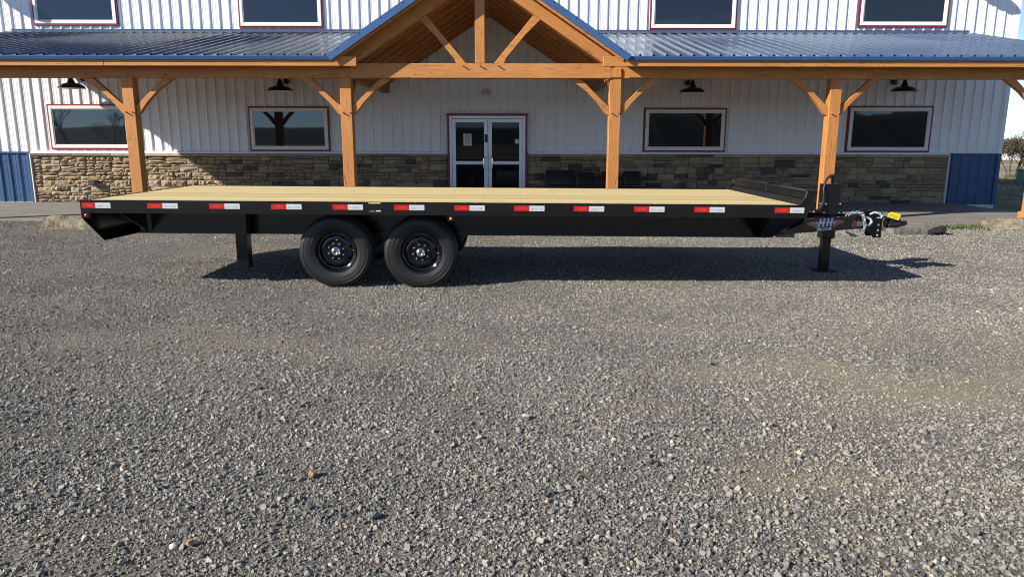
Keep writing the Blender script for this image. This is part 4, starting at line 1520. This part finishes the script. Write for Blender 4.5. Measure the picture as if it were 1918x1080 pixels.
# safety chain draped over the tongue
path = [Vector(p) for p in ((3.86, 8.33, 0.715), (3.92, 8.345, 0.745), (3.98, 8.34, 0.755), (4.04, 8.335, 0.745), (4.065, 8.33, 0.70), (4.075, 8.325, 0.65), (4.08, 8.325, 0.60), (4.075, 8.325, 0.555), (4.06, 8.33, 0.515), (4.03, 8.35, 0.49), (3.98, 8.38, 0.485), (3.94, 8.41, 0.505), (3.93, 8.43, 0.55))]
seg = []
acc = 0
pitch = 0.034
pos = [path[0]]
for a, b in zip(path, path[1:]):
    L = (b - a).length
    n_s = max(1, int(round(L / pitch)))
    for i in range(1, n_s + 1):
        pos.append(a.lerp(b, i / n_s))
for i in range(len(pos) - 1):
    a, b = pos[i], pos[i + 1]
    d = (b - a).normalized()
    u = d.cross(Vector((0, 1, 0.2))).normalized()
    v = d.cross(u)
    if i % 2:
        u, v = v, -u
    Mx = Matrix((d, u, v)).transposed().to_4x4()
    Mx.translation = (a + b) / 2
    ob('chain_link', MB().torus(Mx, 0.0155, 0.0068, 0.011, 12, 6), M['chain'], TR, smooth=60)

# jack ---------------------------------------------------------------
JX, JY = 3.745, 8.56
jk = ob('jack', MB().box((JX - 0.095, JY - 0.085, 0.72), (JX + 0.095, JY + 0.085, 1.068)), BK, TR, bevel=0.006)
ob('jack_leg', MB().box((JX - 0.048, JY - 0.050, 0.045), (JX + 0.048, JY + 0.050, 0.72)), BK, jk, bevel=0.006)
ob('jack_collar', MB().box((JX - 0.076, JY - 0.08, 0.43), (JX + 0.076, JY + 0.08, 0.558)), BK, jk, bevel=0.01)
ob('foot_plate', MB().box((JX - 0.115, JY - 0.115, 0.038), (JX + 0.115, JY + 0.115, 0.050)), M['dullblack'], jk, bevel=0.003)
mp_ = ob('mounting_plate', MB().prism([(JX - 0.13, JY - 0.098, 0.70), (JX - 0.11, JY - 0.098, 0.87), (JX + 0.11, JY - 0.098, 0.87), (JX + 0.13, JY - 0.098, 0.70)], (0, 0.012, 0)), BK, jk)
for bx, bz in ((-0.085, 0.84), (0.085, 0.84), (-0.098, 0.735), (0.085, 0.735)):
    ob('bolt', MB().lathe([(0.017, 0.0), (0.017, -0.006), (0.011, -0.016), (0.001, -0.017)], 10, (JX + bx, JY - 0.098, bz), 'Y'), M['chrome'], mp_)
ob('cross_bolt', MB().tube([(JX - 0.16, JY - 0.10, 0.843), (JX - 0.10, JY - 0.10, 0.843)], 0.007, 8), M['zinc'], mp_)
hd = ob('crank_handle', MB().tube([(JX - 0.02, JY - 0.02, 1.155), (JX - 0.07, JY - 0.06, 1.14), (JX - 0.105, JY - 0.09, 1.09), (JX - 0.125, JY - 0.11, 1.02), (JX - 0.122, JY - 0.12, 0.95), (JX - 0.118, JY - 0.12, 0.86)], 0.012, 10), M['black_plastic'], jk, smooth=60)
ob('crank_shaft', MB().tube([(JX + 0.02, JY, 1.06), (JX + 0.02, JY, 1.165)], 0.02, 12), M['black_plastic'], jk, smooth=40)
ob('crank_knuckle', MB().tube([(JX - 0.035, JY - 0.03, 1.155), (JX + 0.045, JY + 0.01, 1.162)], 0.019, 12), M['black_plastic'], jk, smooth=40)
ob('crank_grip', MB().tube([(JX - 0.118, JY - 0.12, 0.865), (JX - 0.155, JY - 0.14, 0.80), (JX - 0.21, JY - 0.15, 0.75)], 0.020, 10), M['black_plastic'], jk, smooth=60)
ob('battery_box', MB().box((2.965, 8.02, 0.50), (3.16, 8.22, 0.60)), M['greybox'], TR, bevel=0.006)
ob('box_label', MB().box((3.06, 8.016, 0.565), (3.155, 8.0195, 0.598)), M['whitetape'], TR)

# ------------------------------------------------------------------ parking stops
def rough_block(name, x0, x1, y0, y1, z1, m_, label, seed, rotz=0.0, amp=0.012, droop=0.0):
    rr = random.Random(seed)
    nx_ = max(6, int((x1 - x0) / 0.09))
    prof = [(y0, 0.0), (y0 + 0.01, z1 * 0.55), (y0 + 0.035, z1 * 0.95), ((y0 + y1) / 2, z1), (y1 - 0.035, z1 * 0.95), (y1 - 0.01, z1 * 0.55), (y1, 0.0)]
    vs, fs = [], []
    n = len(prof)
    for i in range(nx_ + 1):
        x = x0 + (x1 - x0) * i / nx_
        e = 0.80 if i in (0, nx_) else 1.0
        for j, (y, z) in enumerate(prof):
            vs.append((x + rr.uniform(-amp, amp) + (0.02 if e < 1 else 0) * (1 if i == 0 else -1), y + rr.uniform(-amp, amp), max(-0.03, z * e + (rr.uniform(-amp, amp) if z > 0 else -0.03))))
    for i in range(nx_):
        for j in range(n - 1):
            fs.append((i * n + j, (i + 1) * n + j, (i + 1) * n + j + 1, i * n + j + 1))
    fs.append(tuple(range(n)))
    fs.append(tuple(nx_ * n + j for j in range(n - 1, -1, -1)))
    o = ob(name, MB().add(vs, fs), m_, None, smooth=38)
    o.rotation_euler = (0, 0, rotz)
    o.location.z += gz(o.location.x, o.location.y) + 0.035
    tag(o, label, 'parking stop', 'weathered parking stops along the porch')
    return o


rough_block('parking_stop', -8.10, -5.85, 12.36, 12.56, 0.19, M['bumper'], 'weathered tan parking stop behind the left rear end of the trailer', 1, 0.0, 0.024)
rough_block('parking_stop', 4.55, 6.55, 12.50, 12.72, 0.155, M['bumper'], 'tan parking stop just behind the trailer coupler', 2)
rough_block('parking_stop', 6.36, 7.25, 12.02, 12.26, 0.13, M['bumper_dark'], 'low grey broken parking stop beside the black asphalt lump', 3, 0.06)
rough_block('parking_stop', 8.42, 10.3, 12.80, 13.0, 0.16, M['bumper'], 'mossy tan parking stop at the right edge, in front of the end post', 4)
# lump
lm = MB()
rr = random.Random(9)
bm = bmesh.new()
bmesh.ops.create_icosphere(bm, subdivisions=3, radius=1)
for v in bm.verts:
    d = 1 + 0.25 * noise.noise(v.co * 1.7) + 0.18 * noise.noise(v.co * 5) + 0.05 * rr.uniform(-1, 1)
    v.co = Vector((v.co.x * 0.15 * d, v.co.y * 0.12 * d, v.co.z * 0.07 * d + v.co.x * 0.035))
me = bpy.data.meshes.new('asphalt_lump')
bm.to_mesh(me)
bm.free()
o = link('asphalt_lump', me, M['asphalt_lump'], (7.12, 12.02, 0.075))
tag(o, 'jagged black asphalt lump at the end of the low broken parking stop', 'lump')

# ------------------------------------------------------------------ right background
def shrub(name, x, y, h, wid, label, seed, leaf, nl=12000, group='shrubs beyond the building corner'):
    rr = random.Random(seed)
    e = empty(name, (x, y, -0.1))
    tag(e, label, 'shrub', group)
    tw = MB()
    tips = []

    def grow(p, d, L, r, depth):
        q = p + d * L
        mid_ = (p + q) / 2 + Vector((rr.uniform(-1, 1), rr.uniform(-1, 1), rr.uniform(-1, 1))) * L * 0.08
        tw.tube([p, mid_, q], [r, r * 0.85, r * 0.65], 4 if depth > 1 else 6, cap=False)
        tips.append((mid_, depth))
        tips.append((q, depth))
        if depth >= 4:
            return
        for _ in range(rr.choice([2, 3, 3])):
            dd = (d + Vector((rr.uniform(-1, 1) * wid, rr.uniform(-1, 1) * wid, rr.uniform(-0.35, 0.6)))).normalized()
            grow(q, dd, L * rr.uniform(0.6, 0.85), r * 0.6, depth + 1)
    for s in range(7):
        a = rr.uniform(0, 6.28)
        grow(Vector((x + 0.2 * math.cos(a), y + 0.2 * math.sin(a), -0.1)), Vector((math.cos(a) * 0.45 * wid, math.sin(a) * 0.45 * wid, 1)).normalized(), h * 0.30, 0.03, 0)
    ob('stems', tw, M['twig'], e)
    lf = MB()
    tt = [t for t in tips if t[1] >= 2]
    for i in range(nl):
        p = rr.choice(tt)[0] + Vector((rr.gauss(0, 1), rr.gauss(0, 1), rr.gauss(0, 1))) * h * 0.055
        s = rr.uniform(0.022, 0.05) * h / 2.2
        u = Vector((rr.uniform(-1, 1), rr.uniform(-1, 1), rr.uniform(-1, 1))).normalized()
        v = u.orthogonal().normalized()
        lf.add([p - u * s, p + v * s * 0.6, p + u * s, p - v * s * 0.6], [(0, 1, 2, 3)])
    ob('crown', lf, leaf, e)
    return e


shrub('shrub', 23.6, 34.5, 2.05, 0.9, 'brown leafless shrub beyond the right corner of the building', 5, M['dryleaf'])
shrub('shrub', 26.6, 36.5, 2.5, 0.9, 'taller brown shrub at the right edge of the picture', 6, M['dryleaf'])
shrub('shrub', 20.6, 31.5, 0.62, 1.0, 'small yellow-green shrub at the foot of the building corner', 8, M['greenleaf'], 2500)
shrub('shrub', 29.5, 40.0, 2.3, 0.9, 'brown shrub past the right edge of the yard', 15, M['dryleaf'], 1800)
ub = empty('utility_box', (20.6, 29.0, -0.1))
tag(ub, 'green utility pedestal box on the dry grass at the right edge', 'utility box')
ob('cabinet', MB().box((20.25, 28.7, -0.12), (21.0, 29.3, 0.42)), M['green_box'], ub, bevel=0.02)
ob('lid', MB().prism([(20.22, 28.66, 0.422), (21.03, 28.66, 0.422), (20.98, 28.66, 0.48), (20.27, 28.66, 0.48)], (0, 0.68, 0)), M['green_box'], ub)
ob('marker_post', MB().box((20.75, 28.95, 0.481), (20.84, 29.0, 1.15)), M['green_box'], ub)
# low pale house far behind the shrubs
hs = empty('far_house', (97, 134, -1.6))
tag(hs, 'pale low house glimpsed far behind the brown shrubs', 'house')
ob('wall', MB().box((88, 130, -1.7), (106, 138, 0.55)), M['concrete_white'], hs)
ob('roof', MB().prism([(87.5, 129.5, 0.551), (106.5, 129.5, 0.551), (106.5, 134, 1.6), (87.5, 134, 1.6)], (0, 0.3, 0.0)), M['greybox'], hs)
for q in range(4):
    ob('window', MB().box((90 + q * 4, 129.94, -0.9), (91.4 + q * 4, 129.99, 0.1)), M['glass'], hs)

# tree and power pole across the yard, seen only mirrored in the left window
def bare_tree(x, y, h, seed, label):
    rr = random.Random(seed)
    e = empty('bare_tree', (x, y, -0.3))
    tag(e, label, 'tree')
    tk, br_ = MB(), MB()

    def grow(p, d, L, r, depth):
        q = p + d * L
        (tk if depth == 0 else br_).tube([p, (p + q) / 2 + Vector((rr.uniform(-1, 1), rr.uniform(-1, 1), 0)) * L * 0.06, q], [r, r * 0.85, r * 0.7], 6, cap=False)
        if depth >= 5:
            return
        for _ in range(3):
            dd = (d + Vector((rr.uniform(-1, 1), rr.uniform(-1, 1), rr.uniform(-0.2, 0.6))) * 0.75).normalized()
            grow(q, dd, L * rr.uniform(0.6, 0.82), r * 0.6, depth + 1)
    grow(Vector((x, y, -0.3)), Vector((0, 0, 1)), h * 0.25, h * 0.022, 0)
    ob('trunk', tk, M['bark'], e)
    ob('crown', br_, M['bark'], e)


bare_tree(-38, -28, 6.5, 31, 'bare tree across the yard mirrored in the leftmost window')
bare_tree(-34.5, -29, 5.0, 33, 'smaller bare tree mirrored in the leftmost window beside the larger one')
up = empty('power_pole', (-41.5, -26, -0.3))
tag(up, 'wooden power pole with crossarm mirrored in the leftmost window', 'pole')
ob('pole', MB().tube([(-41.5, -26, -0.4), (-41.3, -26, 9.5)], [0.16, 0.11], 10), M['bark'], up, smooth=60)
ob('crossarm', MB().box((-42.6, -26.06, 7.2), (-40.0, -25.94, 7.35)), M['bark'], up)
for q in range(3):
    ob('insulator', MB().lathe([(0.03, 0), (0.06, 0.05), (0.06, 0.12), (0.02, 0.2)], 10, (-42.4 + q * 1.1, -26, 7.35)), M['greybox'], up)
up2 = empty('power_pole', (-6.5, -30, -0.3))
tag(up2, 'wooden power pole mirrored in the left door glass', 'pole')
ob('pole', MB().tube([(-6.5, -30, -0.4), (-6.4, -30, 9.5)], [0.16, 0.11], 10), M['bark'], up2, smooth=60)
ob('crossarm', MB().box((-7.6, -30.06, 8.2), (-5.3, -29.94, 8.35)), M['bark'], up2)

# ------------------------------------------------------------------ weeds and leaves
def blades(name, pts, m_, hmin, hmax, seed, label):
    rr = random.Random(seed)
    mb = MB()
    for (x, y) in pts:
        h = rr.uniform(hmin, hmax)
        a = rr.uniform(0, 6.28)
        l = rr.uniform(0.15, 0.7) * h
        d = Vector((math.cos(a), math.sin(a), 0))
        s = Vector((-d.y, d.x, 0)) * rr.uniform(0.004, 0.009)
        b = Vector((x, y, gz(x, y) - 0.005))
        m1 = b + Vector((0, 0, h * 0.6)) + d * l * 0.3
        tp_ = b + Vector((0, 0, h)) + d * l
        mb.add([b - s, b + s, m1 + s * 0.7, m1 - s * 0.7, tp_], [(0, 1, 2, 3), (3, 2, 4)])
    o = ob(name, mb, m_)
    return tag(o, label, 'grass', kind='stuff')


rr = random.Random(77)
pts = []
for c in [(7.45, 12.82, 0.16), (7.75, 12.84, 0.2), (8.1, 12.84, 0.14), (8.3, 12.84, 0.1)]:
    pts += [(rr.gauss(c[0], c[2]), min(12.97, rr.gauss(c[1], 0.04))) for _ in range(130)]
blades('weeds', pts, M['grass'], 0.05, 0.14, 1, 'green weeds sprouting along the slab edge at the right')
pts = [(rr.uniform(5.9, 8.9), min(12.98, rr.gauss(12.87, 0.07))) for _ in range(900)]
blades('dry_straw', pts, M['straw'], 0.015, 0.06, 2, 'dry straw and leaves along the slab edge at the right')
pts = [(rr.uniform(12.5, 32), rr.uniform(19, 33)) for _ in range(9000)]
blades('rough_grass', pts, M['grass'], 0.06, 0.22, 3, 'rough grass beyond the right corner of the building')

# ------------------------------------------------------------------ gravel
PC = bpy.data.collections.new('stone_shapes')
for i in range(10):
    rr = random.Random(500 + i)
    bm = bmesh.new()
    fx, fy, fz = 1.0, rr.uniform(0.6, 0.95), rr.uniform(0.42, 0.75)
    for k in range(13):
        d = Vector((rr.gauss(0, 1), rr.gauss(0, 1), rr.gauss(0, 1))).normalized() * rr.uniform(0.85, 1.0)
        bm.verts.new((d.x * fx * 0.5, d.y * fy * 0.5, d.z * fz * 0.5))
    r_ = bmesh.ops.convex_hull(bm, input=bm.verts)
    bmesh.ops.delete(bm, geom=[v for v in bm.verts if not v.link_faces], context='VERTS')
    me = bpy.data.meshes.new('crushed_stone')
    bm.to_mesh(me)
    bm.free()
    me.materials.append(M['pebble'])
    PC.objects.link(bpy.data.objects.new('crushed_stone', me))

g = np.random.default_rng(11)
PTS = []


def band(ya, yb, dens, med, sig, big, margin):
    tot = int(dens * (yb - ya) * 2 * (0.71 * (yb + 0.3) + margin))
    y = g.uniform(ya, yb, tot)
    hwid = 0.71 * (yb + 0.3) + margin
    x = g.uniform(-hwid, hwid, tot)
    keep = np.abs(x) < 0.71 * (y + 0.3) + margin
    x, y = x[keep], y[keep]
    s = np.clip(np.exp(g.normal(math.log(med), sig, len(x))), 0.006, big)
    # gravel lies in drifts: thin and small where packed fines show
    fn = np.array([fines(a, b) for a, b in zip(x, y)])
    keep = g.uniform(0, 1, len(x)) < np.clip(1.0 - 0.85 * fn, 0.15, 1)
    s = s * (1 - 0.30 * fn)
    PTS.append(np.stack([x[keep], y[keep], s[keep], fn[keep]], 1))


band(1.5, 3.2, 9800, 0.0122, 0.48, 0.046, 0.7)
band(3.2, 5.0, 8400, 0.0120, 0.48, 0.044, 0.8)
band(5.0, 7.5, 6000, 0.0125, 0.45, 0.044, 0.8)
band(7.5, 10.0, 3400, 0.0142, 0.42, 0.044, 0.8)
band(10.0, 13.7, 1900, 0.0170, 0.42, 0.048, 0.8)
A = np.concatenate(PTS)
fe = np.array([front_edge(a) for a in A[:, 0]])
A = A[(A[:, 1] < fe - 0.01)]
N = len(A)
print('gravel stones', N)
zz = np.array([gz(a, b) for a, b in A[:, :2]])
co = np.stack([A[:, 0], A[:, 1], zz + A[:, 2] * g.uniform(-0.02, 0.22, N)], 1).astype(np.float32)
me = bpy.data.meshes.new('gravel')
me.vertices.add(N)
me.vertices.foreach_set('co', co.ravel())
rot = np.stack([g.normal(0, 0.5, N), g.normal(0, 0.5, N), g.uniform(0, 6.28, N)], 1).astype(np.float32)
at = me.attributes.new('stone_rot', 'FLOAT_VECTOR', 'POINT')
at.data.foreach_set('vector', rot.ravel())
at = me.attributes.new('stone_size', 'FLOAT', 'POINT')
at.data.foreach_set('value', A[:, 2].astype(np.float32))
at = me.attributes.new('stone_dust', 'FLOAT', 'POINT')
at.data.foreach_set('value', A[:, 3].astype(np.float32))
at = me.attributes.new('stone_kind', 'INT', 'POINT')
at.data.foreach_set('value', g.integers(0, 10, N).astype(np.int32))
go = bpy.data.objects.new('gravel', me)
COL.objects.link(go)
tag(go, 'grey crushed stone gravel covering the yard', 'gravel', kind='stuff')
ng = bpy.data.node_groups.new('scatter_stones', 'GeometryNodeTree')
ng.interface.new_socket('Geometry', in_out='INPUT', socket_type='NodeSocketGeometry')
ng.interface.new_socket('Geometry', in_out='OUTPUT', socket_type='NodeSocketGeometry')
gi = ng.nodes.new('NodeGroupInput')
gout = ng.nodes.new('NodeGroupOutput')
iop = ng.nodes.new('GeometryNodeInstanceOnPoints')
ci = ng.nodes.new('GeometryNodeCollectionInfo')
ci.inputs['Collection'].default_value = PC
ci.inputs['Separate Children'].default_value = True
ci.inputs['Reset Children'].default_value = True


def named(nm, typ):
    x = ng.nodes.new('GeometryNodeInputNamedAttribute')
    x.data_type = typ
    x.inputs['Name'].default_value = nm
    return [q for q in x.outputs if q.enabled and q.name == 'Attribute'][0]


e2r = ng.nodes.new('FunctionNodeEulerToRotation')
ng.links.new(named('stone_rot', 'FLOAT_VECTOR'), e2r.inputs[0])
ng.links.new(gi.outputs[0], iop.inputs['Points'])
ng.links.new(ci.outputs[0], iop.inputs['Instance'])
iop.inputs['Pick Instance'].default_value = True
ng.links.new(named('stone_kind', 'INT'), iop.inputs['Instance Index'])
ng.links.new(e2r.outputs[0], iop.inputs['Rotation'])
ng.links.new(named('stone_size', 'FLOAT'), iop.inputs['Scale'])
ng.links.new(iop.outputs[0], gout.inputs[0])
md = go.modifiers.new('scatter', 'NODES')
md.node_group = ng


# a few stones big or bright enough to pick out
def loose(x, y, s, m_, label, seed):
    rr = random.Random(seed)
    bm = bmesh.new()
    for k in range(22):
        d = Vector((rr.gauss(0, 1), rr.gauss(0, 1), rr.gauss(0, 1))).normalized() * rr.uniform(0.8, 1.0)
        bm.verts.new((d.x * 0.5 * s, d.y * 0.40 * s, d.z * 0.27 * s))
    bmesh.ops.convex_hull(bm, input=bm.verts)
    bmesh.ops.delete(bm, geom=[v for v in bm.verts if not v.link_faces], context='VERTS')
    me = bpy.data.meshes.new('loose_stone')
    bm.to_mesh(me)
    bm.free()
    o = link('loose_stone', me, m_, (x, y, gz(x, y) + 0.016 + s * 0.10), None, (0, 0, rr.uniform(0, 6)))
    tag(o, label, 'stone', 'stones that stand out in the gravel')


SW = bumper_mat('white_quartz_stone', (0.42, 0.41, 0.38), (0.58, 0.57, 0.54), (0.70, 0.69, 0.66))
STN = bumper_mat('tan_stone', (0.30, 0.20, 0.11), (0.42, 0.29, 0.16), (0.50, 0.37, 0.22))
SG = bumper_mat('grey_stone', (0.12, 0.12, 0.125), (0.19, 0.19, 0.19), (0.26, 0.255, 0.25))
loose(0.079, 3.80, 0.058, SW, 'white quartz stone just right of centre in the gravel', 1)
loose(0.774, 3.28, 0.036, SW, 'small flat white stone in the lower right half of the gravel', 2)
loose(-0.922, 3.11, 0.062, STN, 'flat tan stone left of centre in the near gravel', 3)
loose(-1.24, 2.53, 0.048, STN, 'tan stone near the bottom edge of the gravel, left of centre', 4)
loose(-1.25, 2.77, 0.030, STN, 'small yellowish stone just behind the tan stone at the bottom left', 5)
loose(1.83, 2.60, 0.052, SG, 'pale grey stone near the bottom right corner of the gravel', 6)
loose(1.374, 4.78, 0.062, SG, 'grey stone lying alone in the fine gravel right of centre', 7)
loose(-0.57, 2.73, 0.060, SG, 'large grey stone in the near gravel below the tan stone', 8)
loose(0.66, 3.22, 0.058, SG, 'large grey stone just left of the small flat white stone', 9)
loose(1.41, 3.69, 0.040, STN, 'small tan stone in the right middle gravel', 10)
